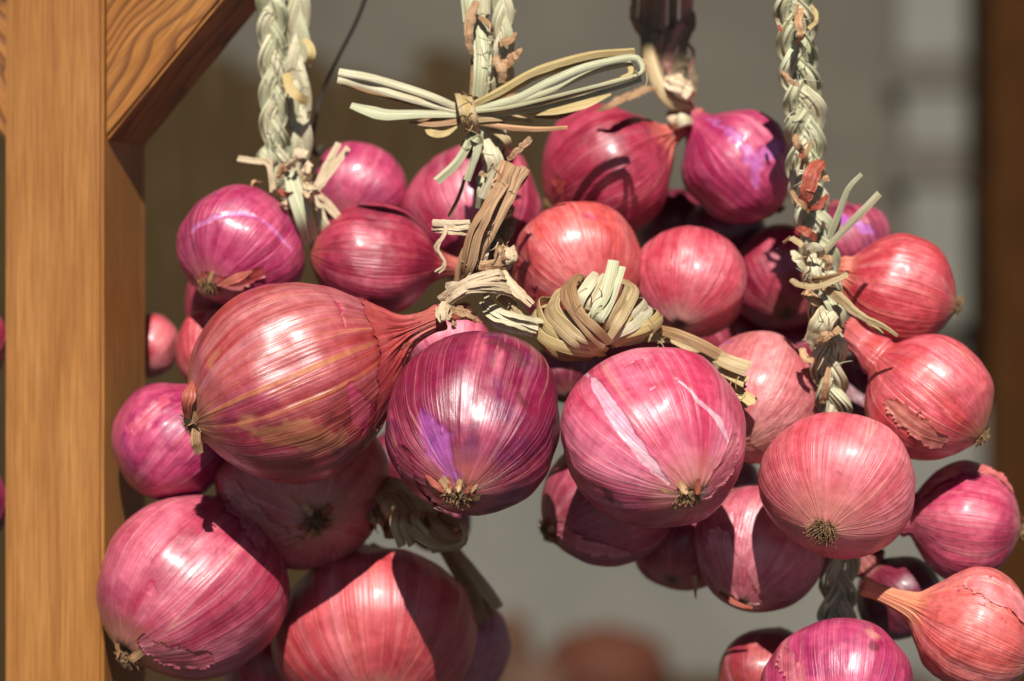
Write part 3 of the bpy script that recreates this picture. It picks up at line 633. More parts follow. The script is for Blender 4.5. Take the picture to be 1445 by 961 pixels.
onion('dusty rose striped onion right of the straw knot', (976, 396, .050), 83, (-.2, -.76, .62), a=1.0, b=1.0, neck=.05, nr=.09, bend=(0, 0), colours=((.45, .04, .06), (.58, .15, .15), (.40, .02, .05), (.70, .34, .28), (.5, .14, .11), (.6, .3, .26)), seed=48, tuft=0,
      stripe=(.40, .62), fine=.55, blotch=.35)
onion('shaded wine red onion behind the right braid', (1105, 388, .090), 77, (0, -.7, .7), colours=CRIM, pale=.22, seed=51, tuft=0, neck=.05, res=LO)
onion('red onion at right with root pointing out sideways', (1264, 407, .036), 79, (.96, -.26, .04), a=1.10, b=1.0, neck=.3, nr=.2, bend=(0, 0), colours=((.44, .035, .042), (.55, .105, .095), (.37, .018, .04), (.72, .32, .22), (.55, .16, .1), (.5, .2, .12)),
      seed=54, tuft=1.35, blotch=.4, stripe=(.42, .64))
onion('violet onion peeping out behind the red one at right', (1200, 343, .075), 60, (.3, -.7, .3), colours=PURP, seed=57, tuft=0, neck=.05, res=LO, lav=(.30, .06, .42),
      marks=(('lav', [(1190, 310), (1225, 325)], [8, 8], 6),))
onion('coral red onion with long neck, right of the braid', (1307, 557, .012), 91, (.75, -.61, .25), a=1.06, b=1.0, neck=.62, nr=.22, bend=(.05, 0), colours=((.46, .05, .06), (.57, .14, .13), (.50, .075, .04), (.68, .28, .2), (.46, .08, .07), (.5, .2, .1)),
      peels=(([(1262, 570), (1292, 600), (1325, 622)], [14, 20, 14], 12, PAPER_TAN),), seed=60, res=HI, blotch=.55, tuft=1.1, vneck=.9, marks=(('tan', [(1268, 575), (1300, 600), (1322, 612)], [5, 12, 8], 10),))
onion('papery pale tan pink onion between the knot and braid', (1068, 558, .030), 90, (-.3, -.70, .65), a=1.16, b=1.16, neck=.05, colours=TANP, peels=(([(1000, 560), (1030, 620), (1080, 645)], [16, 22, 16], 12, PAPER_TAN),), seed=63, tuft=0, blotch=.35, wrinkle=1.9, stripe=(.34, .58), rough=.33,
      lav=(.32, .05, .30), marks=(('lav', [(1012, 492), (1024, 480), (1045, 486)], [2, 4, 1.5], 2),))
onion('mauve papery onion hanging below, torn skin at its base', (1072, 772, .034), 93, (-.30, -.75, .58), colours=((.42, .10, .115), (.54, .22, .21), (.32, .03, .07), (.64, .40, .34), (.45, .2, .13), (.42, .2, .12)), peels=(([(1015, 760), (1030, 810), (1060, 840)], [18, 26, 18], 14, PAPER_PINK),), seed=66, tuft=0, neck=.05,
      blotch=.6, wrinkle=1.9, rough=.25, flakes=(([(1015, 835, .022), (1040, 852, .018), (1062, 858, .016)], [5, 8, 4], 'skin_red'), ([(978, 812, .03), (981, 828, .03), (982, 845, .03)], [9, 6, 2], 'skin_tan')))
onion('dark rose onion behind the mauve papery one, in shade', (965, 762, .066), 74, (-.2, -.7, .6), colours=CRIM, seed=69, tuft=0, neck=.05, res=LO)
onion('wine red onion tucked under the shiny pink one, root at left', (858, 706, .040), 93, (-.87, -.42, .30), a=1.05, b=1.2, neck=.1, colours=((.30, .035, .065), (.42, .10, .12), (.2, .01, .05), (.5, .2, .2), (.4, .15, .1), (.4, .16, .1)), peels=(([(790, 745), (830, 770), (880, 780)], [14, 16, 10], 12, PAPER_PINK),), seed=72, frill=6, tuft=1.3)
onion('ridged magenta onion with peeling pale skin at the right edge', (1362, 736, .034), 86, (.975, -.12, .1), a=.90, b=.98, neck=.35, nr=.24, colours=((.44, .035, .09), (.58, .15, .18), (.38, .01, .075), (.72, .36, .32), (.52, .15, .13), (.5, .2, .16)), peels=(([(1305, 698), (1345, 668), (1395, 662), (1425, 690)], [8, 14, 15, 8], 10, PAPER_CORAL),), seed=75, lump=.06, lobes=.05,
      tuft=1.0, vneck=.92, frill=5, tan=(.62, .34, .26), marks=(('tan', [(1300, 700), (1335, 672), (1385, 662), (1425, 690)], [4, 8, 10, 5], 8),))
onion('orange coral onion with long tan neck at lower right corner', (1372, 891, -.002), 89, (.92, -.38, .1), a=1.05, b=1.02, neck=.82, nr=.15, bend=(0, 0), colours=((.52, .090, .062), (.63, .19, .135), (.50, .06, .04), (.74, .36, .24), (.56, .19, .09), (.6, .3, .2)), peels=(([(1370, 820), (1410, 835), (1440, 860)], [16, 24, 20], 10, PAPER_CORAL),), seed=78, res=HI,
      tuft=0, blotch=.35, stripe=(.36, .6), vneck=.72, marks=(('inner', [(1352, 833), (1385, 850), (1420, 880)], [1, 1.5, 1], 2),))
onion('glossy purple magenta onion at the bottom right, front', (1188, 972, -.008), 105, (-.1, -.72, .68), a=1.02, b=1.0, neck=.05, colours=MAG, peels=(([(1110, 930), (1125, 955)], [16, 18], 14, PAPER_PINK),), seed=81, res=HI, tuft=0, blotch=.7, stripe=(.38, .60), rough=.27,
      tan=(.6, .33, .2), marks=(('tan', [(1228, 892), (1234, 896)], [7, 7], 5), ('dark', [(1232, 912)], [8], 6), ('tan', [(1108, 905), (1100, 935)], [4, 5], 6)))
onion('brownish rose onion behind the purple one at the bottom right', (1085, 955, .050), 75, (-.3, -.65, .65), colours=BROWN, seed=84, tuft=0, neck=.05)
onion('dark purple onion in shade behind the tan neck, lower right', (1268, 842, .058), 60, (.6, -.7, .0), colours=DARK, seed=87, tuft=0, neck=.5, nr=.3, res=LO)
onion('coral onion in the gap below the upper left onion', (308, 494, .066), 62, (-.2, -.7, .65), colours=CORAL, seed=90, tuft=0, neck=.05, res=LO)
onion('small coral onion just right of the post, behind', (210, 487, .105), 47, (-.2, -.7, .65), colours=CORAL, seed=93, tuft=0, neck=.05, res=LO)
onion('crimson onion squeezed under the upper left onion', (310, 424, .089), 53, (-.2, -.7, .65), colours=CRIM, seed=96, tuft=0, neck=.05, res=LO)
onion('shaded mauve onion behind the big coral one at the bottom', (640, 912, .100), 80, (.1, -.72, .65), colours=((.30, .07, .09), (.42, .17, .17), (.2, .02, .06), (.5, .3, .26), (.4, .15, .1), (.4, .16, .1)), seed=99, tuft=0, neck=.05)
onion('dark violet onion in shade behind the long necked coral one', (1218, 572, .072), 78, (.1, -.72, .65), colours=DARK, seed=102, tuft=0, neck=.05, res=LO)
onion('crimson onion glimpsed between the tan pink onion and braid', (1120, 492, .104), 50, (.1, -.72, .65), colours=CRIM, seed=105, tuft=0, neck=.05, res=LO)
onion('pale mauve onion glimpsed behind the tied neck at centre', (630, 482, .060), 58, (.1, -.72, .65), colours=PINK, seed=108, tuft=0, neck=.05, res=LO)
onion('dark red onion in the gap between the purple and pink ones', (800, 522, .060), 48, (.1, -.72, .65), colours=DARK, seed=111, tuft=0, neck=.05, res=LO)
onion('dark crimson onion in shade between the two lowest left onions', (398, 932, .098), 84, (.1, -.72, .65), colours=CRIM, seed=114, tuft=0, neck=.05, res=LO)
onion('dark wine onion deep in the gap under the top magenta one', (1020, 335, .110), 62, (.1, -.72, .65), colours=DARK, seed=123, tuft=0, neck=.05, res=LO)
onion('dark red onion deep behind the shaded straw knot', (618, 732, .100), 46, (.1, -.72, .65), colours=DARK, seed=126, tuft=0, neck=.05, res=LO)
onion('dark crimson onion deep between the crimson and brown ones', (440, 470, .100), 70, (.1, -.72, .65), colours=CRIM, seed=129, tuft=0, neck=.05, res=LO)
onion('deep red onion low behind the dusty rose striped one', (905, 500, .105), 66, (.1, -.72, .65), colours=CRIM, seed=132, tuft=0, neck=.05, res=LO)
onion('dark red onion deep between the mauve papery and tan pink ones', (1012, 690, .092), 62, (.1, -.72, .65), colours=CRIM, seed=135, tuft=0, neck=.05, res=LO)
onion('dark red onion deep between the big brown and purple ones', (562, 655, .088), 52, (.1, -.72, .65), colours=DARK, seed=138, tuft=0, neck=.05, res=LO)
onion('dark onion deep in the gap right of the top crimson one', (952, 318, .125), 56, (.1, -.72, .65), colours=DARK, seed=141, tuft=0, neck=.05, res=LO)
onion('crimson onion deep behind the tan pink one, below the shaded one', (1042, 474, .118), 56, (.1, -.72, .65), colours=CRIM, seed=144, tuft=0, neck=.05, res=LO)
onion('pink onion cut by the left edge, upper of two', (-60, 490, .075), 70, (.1, -.72, .65), colours=PINK, seed=117, tuft=0, neck=.05, res=LO, group="onions beyond the timber post")
onion('magenta onion cut by the left edge, lower of two', (-66, 712, .075), 76, (.1, -.72, .65), colours=MAG, seed=120, tuft=0, neck=.05, res=LO, group="onions beyond the timber post")

# ------------------------------------------------------------------ braids, bows and knots
G, PA, YE, TA, BR, RA, BK = (M[k] for k in ('straw_green', 'straw_pale', 'straw_yellow', 'straw_tan', 'straw_brown', 'raffia', 'bark'))
def z(scale, ox, oy, depth, dz=0.0):
    """reads a track measured on an enlarged crop"""
    def f(*pts): return [(ox + p[0] / scale, oy + p[1] / scale, (p[2] if len(p) > 2 else depth) + dz) for p in pts]
    return f

# left pair of braids
b1 = thing('straw_braid', 'wider pale green straw braid of the left pair', 'braid', group='straw braids holding the onions')
braid(b1, [(383, -330, .040), (383, 0, .042), (386, 110, .042), (387, 190, .042), (402, 250, .045), (420, 300, .05)], [44, 44, 42, 38, 32], 135, [G, PA, G])
q = z(2.746, 330, 0, .036)
b2 = thing('straw_braid', 'narrower pale straw braid of the left pair, yellow green band', 'braid', group='straw braids holding the onions')
braid(b2, [(421, -330, .040), (421, 0, .045), (421, 90, .045), (423, 150, .045), (424, 205, .045), (420, 265, .05)], [33, 33, 32, 28], 190, [PA, G, PA], phase=1.2)
sweep('band', q((205, 285, .034), (215, 335, .031), (250, 375, .030), (285, 395, .034)), [13, 15, 14], M['straw_yellow'], b2, 'leaf')
sweep('band', q((270, 150, .036), (295, 180, .034), (300, 220, .034), (280, 255, .038)), [9, 13, 8], M['straw_yellow'], b2, 'leaf')
tie = thing('raffia_tie', 'cream raffia knot tied round the left braids', 'tie', tuple(at(440, 280, .025)))
tie.location = (0, 0, 0)
for pts, w, mt in ((q((405, 552), (360, 650), (325, 715), (300, 750)), [9, 10, 11], RA), (q((445, 572), (380, 655), (330, 725), (302, 752)), [9, 9, 10], RA),
                   (q((300, 745), (345, 780), (405, 845)), [13, 12, 8], RA), (q((195, 785, .04), (245, 790), (300, 745)), [17, 15, 11], RA),
                   (q((302, 752), (318, 800), (330, 850)), [11, 9, 6], RA), (q((305, 752), (350, 850), (378, 900)), [10, 9, 6], RA),
                   (q((15, 612), (80, 622), (130, 628), (142, 670), (150, 738)), [9, 9, 8, 9, 8], RA), (q((285, 728, .03), (300, 748, .02), (318, 765, .03)), [17, 20, 15], RA)):
    sweep('raffia_end', pts, w, mt, tie, 'leaf', crinkle=.25, strips=2)
lf = thing('leaf_stub', 'grey green folded leaf hanging under the raffia knot', 'leaf')
sweep('blade', q((215, 650, .034), (235, 740, .03), (270, 840, .03), (300, 945, .04)), [18, 24, 27, 22], G, lf, 'leaf')
sweep('blade', q((330, 790, .036), (345, 870, .036), (320, 920, .04), (280, 940, .045)), [10, 13, 13, 8], G, lf, 'leaf')
sweep('blade', q((90, 600, .046), (110, 590, .04), (150, 625, .04), (160, 670, .045)), [10, 18, 17, 10], G, lf, 'leaf')
scr = thing('papery_scrap', 'crinkled pinkish tan scraps at the foot of the left braids', 'scrap')
for pts, w, mt in ((q((225, 660, .028), (235, 610, .026), (265, 590, .026), (262, 640, .028)), [14, 16, 14, 10], RA), (q((265, 640, .03), (290, 650, .028), (280, 700, .03), (300, 730, .03)), [16, 19, 16, 10], RA),
                   (q((180, 690, .03), (190, 650, .03), (210, 640, .03)), [9, 13, 9], BK), (q((170, 740, .03), (200, 752, .028), (230, 752, .03)), [9, 12, 8], M['skin_red']), (q((75, 715, .04), (95, 705, .04)), [13, 9], BK)):
    sweep('scrap', pts, w, mt, scr, 'leaf', crinkle=.8)

# central braid, bow and ties
q = z(2.826, 450, 0, -.004, .004)
b3 = thing('straw_braid', 'central plaited straw with brown skin scraps above the bow', 'braid', group='straw braids holding the onions')
sweep('strand', [(664, -360, .012)] + q((600, -20, .004), (635, 90, .004), (652, 200, .0), (650, 300, -.002), (640, 420, .002), (665, 560, .004)), [19, 20, 22, 25, 25, 20], G, b3, 'strand')
sweep('strand', [(672, -360, .016)] + q((660, -20, .006), (640, 60, .010), (690, 150, .010), (715, 260, .008), (700, 380, .01), (690, 480, .01)), [17, 18, 16, 17, 18], PA, b3, 'strand')
braid(b3, [(710, -360, .012), (710, 0, .006), (709, 60, .006), (710, 110, .008), (704, 160, .01), (695, 215, .01), (690, 270, .012)], [30, 30, 29, 27], 130, [PA, G, PA], phase=.5)
for pts, w, mt in ((q((628, 5, -.002), (605, 70, -.005), (598, 150, -.005), (610, 215, -.003)), [10, 15, 12, 7], BK), (q((635, 60, .0), (680, 100, -.003), (690, 140, .0)), [7, 9, 6], BR),
                   (q((700, 225, .0), (730, 270, -.004), (730, 330, -.002)), [9, 17, 10], BK), (q((735, 270, .0), (765, 235, -.003), (810, 195, -.004)), [12, 15, 4], M['skin_tan']),
                   (q((720, 170, .0), (760, 160, -.004), (780, 130, .0)), [13, 15, 8], BK), (q((615, 230, .002), (612, 310, .0), (605, 385, .0)), [5, 6, 4], BR), (q((770, 60, .004), (785, 40, .002)), [8, 5], PA)):
    sweep('skin_scrap', pts, w, mt, b3, 'leaf', crinkle=.3)
for pts, w, mt in ((q((660, 560, .0), (690, 620, -.004), (700, 690, -.002), (650, 790, .0)), [16, 22, 21, 14], PA), (q((690, 510, .0), (750, 560, -.002), (750, 620, .004)), [12, 12, 8], TA),
                   (q((700, 590, .002), (720, 650, .0), (690, 730, .004)), [10, 14, 10], G), (q((640, 700, .004), (650, 760, .002), (640, 830, .006)), [11, 15, 12], G), (q((640, 690, -.002), (668, 700, -.004)), [8, 6], BK)):
    sweep('blade', pts, w, mt, b3, 'leaf')
bow = thing('straw_bow', 'straw bow with long loop tied across the central braid', 'bow')
B = -.002
for pts, w, mt, kd in (
    (q((80, 287, B), (200, 308, B - .002), (330, 345, B - .002), (450, 385, B - .003), (555, 430, B)), [11, 11, 11, 10], PA, 'stem'),
    (q((74, 318, B), (200, 345, B), (350, 390, B - .003), (545, 442, B)), [9, 10, 10, 9], PA, 'stem'),
    (q((85, 330, B + .006), (220, 368, B + .006), (380, 412, B + .004), (545, 445, B)), [6, 8, 7, 6], BR, 'leaf'),
    (q((128, 420, B), (190, 440, B - .002), (270, 458, B - .002), (400, 455, B - .003), (550, 455, B)), [9, 18, 14, 11, 10], G, 'leaf'),
    (q((362, 488, B), (450, 496, B - .002), (560, 485, B)), [4, 8, 8], BK, 'leaf'),
    (q((395, 478, B + .003), (480, 482, B), (570, 478, B)), [5, 8, 8], BR, 'leaf'),
    (q((425, 505, B), (450, 530, B - .002), (500, 530, B), (560, 495, B)), [6, 12, 11, 4], YE, 'leaf'),
    (q((600, 425, B), (720, 365, B - .003), (850, 290, B - .004), (960, 252, B - .004), (1100, 218, B), (1258, 205, B + .004)), [9, 12, 11, 12, 11, 10], YE, 'fold'),
    (q((600, 432, B), (740, 372, B), (880, 300, B), (1000, 268, B), (1120, 235, B + .002), (1255, 215, B + .005)), [8, 9, 9, 8, 8], YE, 'stem'),
    (q((600, 440, B), (780, 395, B - .003), (920, 325, B - .005), (1050, 270, B - .003), (1180, 238, B), (1258, 228, B), (1284, 250, B - .004), (1288, 285, B - .008), (1240, 310, B - .010), (1080, 350, B - .010), (880, 400, B - .008), (740, 432, B - .005), (600, 448, B)), [10, 11, 11, 11, 10, 9, 8, 9, 10, 10, 10, 10, 9], G, 'stem'),
    (q((610, 450, B), (820, 395, B + .002), (960, 345, B + .002), (1100, 285, B + .002), (1245, 252, B + .004)), [7, 8, 8, 8, 7], G, 'stem'),
    (q((1240, 255, B + .004), (1245, 290, B), (1205, 312, B - .002)), [9, 8, 8], YE, 'stem'),
    (q((610, 458, B), (820, 425, B - .006), (1020, 375, B - .009), (1180, 325, B - .010), (1282, 300, B - .006)), [9, 9, 8, 8, 7], TA, 'stem'),
    (q((610, 462, B), (840, 440, B - .004), (1040, 392, B - .006), (1190, 350, B - .007), (1286, 318, B - .004)), [7, 8, 8, 7, 6], G, 'stem'),
    (q((1288, 235, B - .002), (1300, 262, B - .003), (1278, 298, B - .002)), [6, 8, 6], BK, 'leaf'),
    (q((830, 455, B + .004), (950, 440, B + .003), (1060, 415, B + .003), (1165, 375, B + .004)), [5, 12, 14, 3], YE, 'leaf'),
    (q((860, 465, B + .006), (960, 462, B + .006), (1060, 425, B + .006)), [4, 9, 3], BR, 'leaf'),
    (q((610, 478, B), (700, 468, B - .002), (790, 470, B), (850, 485, B)), [10, 12, 11, 4], TA, 'leaf'),
    (q((640, 490, B), (760, 508, B - .002), (880, 515, B - .002), (992, 508, B - .003)), [6, 8, 7, 5], M['skin_tan'], 'stem'),
    (q((640, 400, B + .004), (760, 385, B + .004), (880, 352, B + .004)), [5, 7, 3], BR, 'leaf')):
    sweep('straw', pts, w, mt, bow, kd)
for dx, tw in ((-22, 0), (2, 1), (24, 0)):
    ring = [(590 + dx + 26 * (i / 16 - .5) * 1.2 + 22 * (1 - math.cos(i / 16 * 2 * math.pi)) * .5, 452 + dx * .25 - 72 * math.cos(i / 16 * 2 * math.pi), B - .0105 * math.sin(i / 16 * 2 * math.pi)) for i in range(17)]
    sweep('wrap', q(*ring), [9, 10, 9], YE if tw else TA, bow, 'leaf', up=(0, 0, 1), n=44)
for pts, w, mt, kd in ((q((612, 530, B), (590, 585, B - .004), (545, 655, B - .006), (468, 725, B - .008)), [11, 12, 13, 12], G, 'fold'), (q((640, 525, B), (630, 600, B - .005), (610, 660, B - .006), (590, 720, B - .006)), [12, 12, 11, 10], G, 'fold'),
                       (q((600, 540, B - .002), (630, 552, B - .006), (655, 570, B - .002)), [12, 13, 9], G, 'leaf'), (q((585, 560, B + .002), (575, 590, B), (600, 612, B)), [6, 7, 4], BK, 'leaf'),
                       (q((585, 700, B + .006), (560, 780, B + .006), (520, 865, B + .008)), [5, 5.5, 6], BR, 'stem')):
    sweep('straw', pts, w, mt, bow, kd)
q = z(3.204, 560, 180, -.004, -.010)
stem = thing('dried_stalk', 'shaggy brown dried onion stalk standing at the centre', 'stalk')
for pts, w, mt, cr in ((q((545, 175, -.004), (470, 320, -.008), (395, 460, -.008), (330, 600, -.006), (300, 700, -.002)), [26, 27, 25, 21, 18], BK, .5),
                       (q((520, 180, -.002), (430, 340, -.012), (360, 470, -.013), (320, 620, -.010), (305, 690, -.004)), [14, 15, 17, 14, 11], BK, .5),
                       (q((575, 195, .0), (500, 310, -.004), (440, 400, -.004), (400, 520, -.002)), [14, 17, 14, 6], BK, .6),
                       (q((485, 150, .002), (455, 260, -.004), (390, 400, -.006)), [8, 14, 8], M['skin_tan'], .6),
                       (q((500, 400, .006), (460, 520, .004), (430, 640, .004)), [16, 22, 18], BR, .6), (q((480, 420, .002), (430, 520, -.002), (400, 640, .0)), [6, 11, 9], M['stalk_dark'], .7),
                       (q((440, 500, .0), (470, 560, -.003), (455, 640, .0)), [11, 14, 7], BK, .8), (q((500, 540, .002), (515, 590, -.002), (490, 640, .002)), [12, 17, 11], RA, .8),
                       (q((420, 510, -.004), (400, 580, -.006), (380, 620, -.004)), [4, 7, 4], RA, .7), (q((505, 340, .0), (515, 380, -.002), (480, 410, .0)), [8, 9, 5], M['skin_tan'], .8),
                       (q((500, 145, .0), (545, 105, -.002), (600, 55, -.003)), [6, 7, 8], BK, .6), (q((340, 640, -.004), (400, 650, -.008), (470, 650, -.004)), [22, 26, 18], BK, .5)):
    sweep('stem_strip', pts, [x_ * 1.25 for x_ in w], mt, stem, 'leaf', crinkle=cr * .7, n=26, rough_end=.9, strips=3 if max(w) > 15 else 1)
tie2 = thing('raffia_tie', 'tan raffia band tied round the central stem and neck', 'tie')
for pts, w, mt in ((q((205, 800, -.010), (270, 745, -.016), (360, 705, -.018), (470, 680, -.012), (510, 700, -.004)), [17, 19, 20, 17, 10], RA), (q((215, 775, -.008), (300, 735, -.018), (400, 720, -.020), (500, 735, -.012), (560, 770, -.004)), [11, 12, 13, 12, 6], RA),
                   (q((200, 800, -.008), (195, 840, -.016), (215, 868, -.020), (235, 850, -.016)), [12, 15, 13, 10], RA), (q((222, 790, -.012), (215, 830, -.021), (225, 870, -.021)), [10, 11, 9], RA),
                   (q((165, 440, -.002), (230, 440, -.006), (330, 438, -.006)), [10, 13, 13], RA), (q((172, 462, -.002), (240, 462, -.006), (320, 468, -.004)), [6, 10, 9], RA), (q((225, 425, -.004), (215, 480, -.008), (178, 545, -.008), (205, 590, -.008), (212, 625, -.008), (180, 652, -.006)), [6, 6, 5, 5, 5, 6], RA),
                   (q((475, 645, -.004), (500, 690, -.008), (545, 740, -.010), (612, 800, -.010)), [7, 10, 10, 6], RA), (q((222, 715, -.004), (250, 708, -.008), (290, 712, -.008)), [6, 7, 5], RA)):
    sweep('band', pts, [x_ * 1.2 for x_ in w], mt, tie2, 'leaf', crinkle=.3, strips=3 if max(w) > 12 else 2)
shred = thing('papery_scrap', 'red brown shredded skin beside the tied neck', 'scrap')
for i, pts in enumerate((q((225, 830, -.012), (290, 825, -.014), (350, 860, -.012)), q((235, 845, -.012), (300, 855, -.015), (385, 880, -.012)), q((240, 850, -.012), (255, 880, -.014), (262, 910, -.012)), q((235, 825, -.012), (300, 805, -.012), (330, 800, -.012)), q((230, 838, -.010), (310, 840, -.016), (365, 875, -.016)))):
    sweep('shred', pts, [11, 10, 4], M['skin_red'] if i % 2 else BK, shred, 'leaf', crinkle=.8, rough_end=.8)
link = thing('straw_braid', 'short pale twisted straw leading from stem to knot', 'braid', group='straw braids holding the onions')
for pts, w, mt in ((q((395, 770, -.002), (440, 830, -.010), (520, 870, -.012), (640, 900, -.008)), [18, 26, 24, 22], PA), (q((470, 750, .0), (520, 800, -.006), (555, 850, -.008), (620, 880, -.004)), [13, 16, 15, 14], TA), (q((400, 790, .002), (430, 860, -.006), (520, 905, -.010), (620, 925, -.006)), [13, 18, 17, 15], PA)):
    sweep('strand', pts, w, mt, link, 'leaf', crinkle=.2, n=30, strips=3)

# straw knot and its tail
q = z(4.003, 730, 360, -.01)
knot = thing('straw_knot', 'fat coiled straw knot with cut tail, above the pink onion', 'knot')
sweep('core', q((150, 420, .008), (330, 440, .004), (520, 420, .004), (720, 410, .008)), [30, 42, 40, 26], TA, knot, 'strand')
for pts, w, mt in ((q((180, 268, .004), (110, 290, -.002), (100, 350, -.010), (165, 440, -.019), (290, 505, -.025), (430, 545, -.022), (500, 545, -.012)), [18, 23, 25, 26, 25, 22, 15], YE),
                   (q((265, 200, .0), (205, 235, -.006), (195, 310, -.016), (260, 410, -.024), (350, 475, -.028), (480, 520, -.022)), [18, 24, 27, 27, 25, 15], TA),
                   (q((150, 350, -.004), (130, 440, -.012), (220, 545, -.016), (330, 575, -.014), (430, 575, -.006)), [18, 25, 24, 20, 12], BR),
                   (q((300, 290, -.012), (360, 390, -.022), (420, 480, -.026), (470, 525, -.020)), [23, 24, 20, 12], YE),
                   (q((470, 105, -.002), (435, 170, -.010), (390, 240, -.014), (370, 300, -.014)), [12, 26, 28, 20], PA),
                   (q((395, 195, -.004), (440, 240, -.010), (470, 300, -.014), (430, 370, -.018)), [14, 22, 26, 18], PA),
                   (q((600, 130, .0), (635, 190, -.008), (600, 290, -.018), (545, 380, -.023), (490, 460, -.022)), [16, 24, 26, 24, 14], TA),
                   (q((655, 215, .0), (650, 280, -.010), (580, 380, -.020), (510, 460, -.020)), [14, 21, 22, 12], YE),
                   (q((700, 262, .002), (735, 295, -.006), (660, 370, -.016), (570, 430, -.020), (500, 475, -.018)), [16, 22, 23, 21, 13], PA),
                   (q((770, 330, .004), (815, 355, -.004), (740, 410, -.012), (640, 450, -.017), (530, 490, -.016)), [14, 21, 23, 22, 12], YE),
                   (q((760, 400, .0), (690, 445, -.008), (600, 480, -.013), (520, 500, -.013)), [14, 19, 19, 12], TA),
                   (q((385, 185, .0), (340, 130, -.006), (292, 160, -.014), (290, 230, -.022), (345, 330, -.028), (420, 420, -.031), (510, 505, -.027)), [13, 18, 20, 20, 19, 19, 16], BR),
                   (q((370, 200, .004), (350, 160, .002), (330, 190, .0)), [10, 16, 10], M['straw_brown']),
                   (q((565, 48, -.016), (548, 130, -.020), (510, 240, -.024), (455, 340, -.026), (430, 380, -.024)), [23, 24, 24, 21, 14], G)):
    sweep('coil', pts, w, mt, knot, 'leaf', n=34, k=7, ball=(848, 452, .022), strips=2)
for pts, w, mt in ((q((690, 470, .004), (760, 460, .0), (860, 470, .002)), [14, 16, 14], TA), (q((780, 415, .004), (900, 450, -.004), (1040, 510, -.006), (1165, 580, -.004)), [14, 17, 18, 17], BR),
                   (q((820, 440, .008), (960, 510, .004), (1100, 590, .002), (1165, 625, .0)), [13, 15, 16, 14], TA), (q((980, 535, .004), (1080, 555, -.002), (1180, 600, -.006), (1292, 640, -.008)), [13, 18, 21, 23], TA),
                   (q((1000, 560, .004), (1120, 620, -.002), (1200, 670, -.004), (1285, 715, -.006)), [12, 15, 16, 17], YE), (q((1040, 580, .006), (1140, 670, .002), (1220, 720, .0), (1278, 755, .0)), [10, 13, 13, 13], BR),
                   (q((1060, 600, .008), (1180, 720, .002), (1260, 780, -.002), (1330, 828, -.004)), [10, 13, 15, 17], YE), (q((1150, 720, .006), (1230, 810, .002), (1285, 865, .0)), [8, 10, 10], TA), (q((1180, 760, .006), (1240, 850, .004), (1268, 890, .004)), [6, 8, 6], BR),
                   (q((1110, 610, -.010), (1130, 640, -.012), (1150, 665, -.008)), [5, 8, 4], M['stalk_dark'])):
    sweep('tail_straw', pts, w, mt, knot, 'leaf', rough_end=.35)

# lower knot in the shade
q = z(3.092, 500, 650, .03, -.010)
knot2 = thing('straw_knot', 'shaded straw knot below the purple onion, tail hanging right', 'knot')
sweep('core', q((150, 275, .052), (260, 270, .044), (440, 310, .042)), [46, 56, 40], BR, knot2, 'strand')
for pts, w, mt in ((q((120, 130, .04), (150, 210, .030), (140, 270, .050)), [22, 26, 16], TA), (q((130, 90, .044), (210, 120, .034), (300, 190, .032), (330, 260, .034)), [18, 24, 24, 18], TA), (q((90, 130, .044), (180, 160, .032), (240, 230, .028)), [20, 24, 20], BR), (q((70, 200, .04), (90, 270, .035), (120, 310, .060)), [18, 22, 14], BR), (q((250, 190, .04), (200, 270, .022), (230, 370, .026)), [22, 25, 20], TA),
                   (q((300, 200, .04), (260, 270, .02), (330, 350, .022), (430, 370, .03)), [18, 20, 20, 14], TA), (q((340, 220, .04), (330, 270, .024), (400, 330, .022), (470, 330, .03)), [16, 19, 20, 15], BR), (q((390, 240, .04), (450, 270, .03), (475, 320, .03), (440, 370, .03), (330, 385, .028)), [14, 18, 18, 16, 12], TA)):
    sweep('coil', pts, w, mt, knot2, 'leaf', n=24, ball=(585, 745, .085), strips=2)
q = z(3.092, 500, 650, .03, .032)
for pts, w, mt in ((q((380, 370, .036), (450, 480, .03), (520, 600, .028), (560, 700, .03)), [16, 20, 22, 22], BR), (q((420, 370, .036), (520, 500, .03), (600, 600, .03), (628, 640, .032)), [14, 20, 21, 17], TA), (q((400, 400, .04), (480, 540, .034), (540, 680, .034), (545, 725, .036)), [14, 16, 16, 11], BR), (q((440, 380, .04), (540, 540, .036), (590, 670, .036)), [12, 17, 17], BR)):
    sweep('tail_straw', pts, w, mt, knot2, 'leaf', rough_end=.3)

# right braid
b4 = thing('straw_braid', 'thick pale green straw braid at right with stubs and ties', 'braid', group='straw braids holding the onions')
braid(b4, [(1108, -350, .016), (1121, 0, .014), (1127, 94, .014), (1137, 170, .014), (1137, 245, .014), (1147, 310, .014), (1157, 365, .012), (1166, 450, .010), (1170, 530, .010), (1182, 610, .018), (1186, 700, .034), (1184, 800, .034), (1180, 880, .034), (1176, 990, .034)],
      [55, 54, 53, 52, 50, 48, 46, 46, 46, 46, 48, 50, 48, 46], 128, [G, PA, G], phase=2.0)
q = z(2.186, 1080, 180, .0)
for pts, w, mt, kd in ((q((180, 385, .002), (240, 318, -.004), (300, 258, -.010), (352, 203, -.014)), [9, 10, 11, 10], PA, 'leaf'), (q((195, 345, .002), (225, 270, -.002), (255, 190, -.006), (297, 143, -.008)), [8, 10, 8, 6], G, 'leaf'), (q((205, 340, .004), (222, 300, .002), (232, 262, .0)), [7, 9, 5], G, 'leaf')):
    sweep('leaf_stub', pts, w, mt, b4, kd)
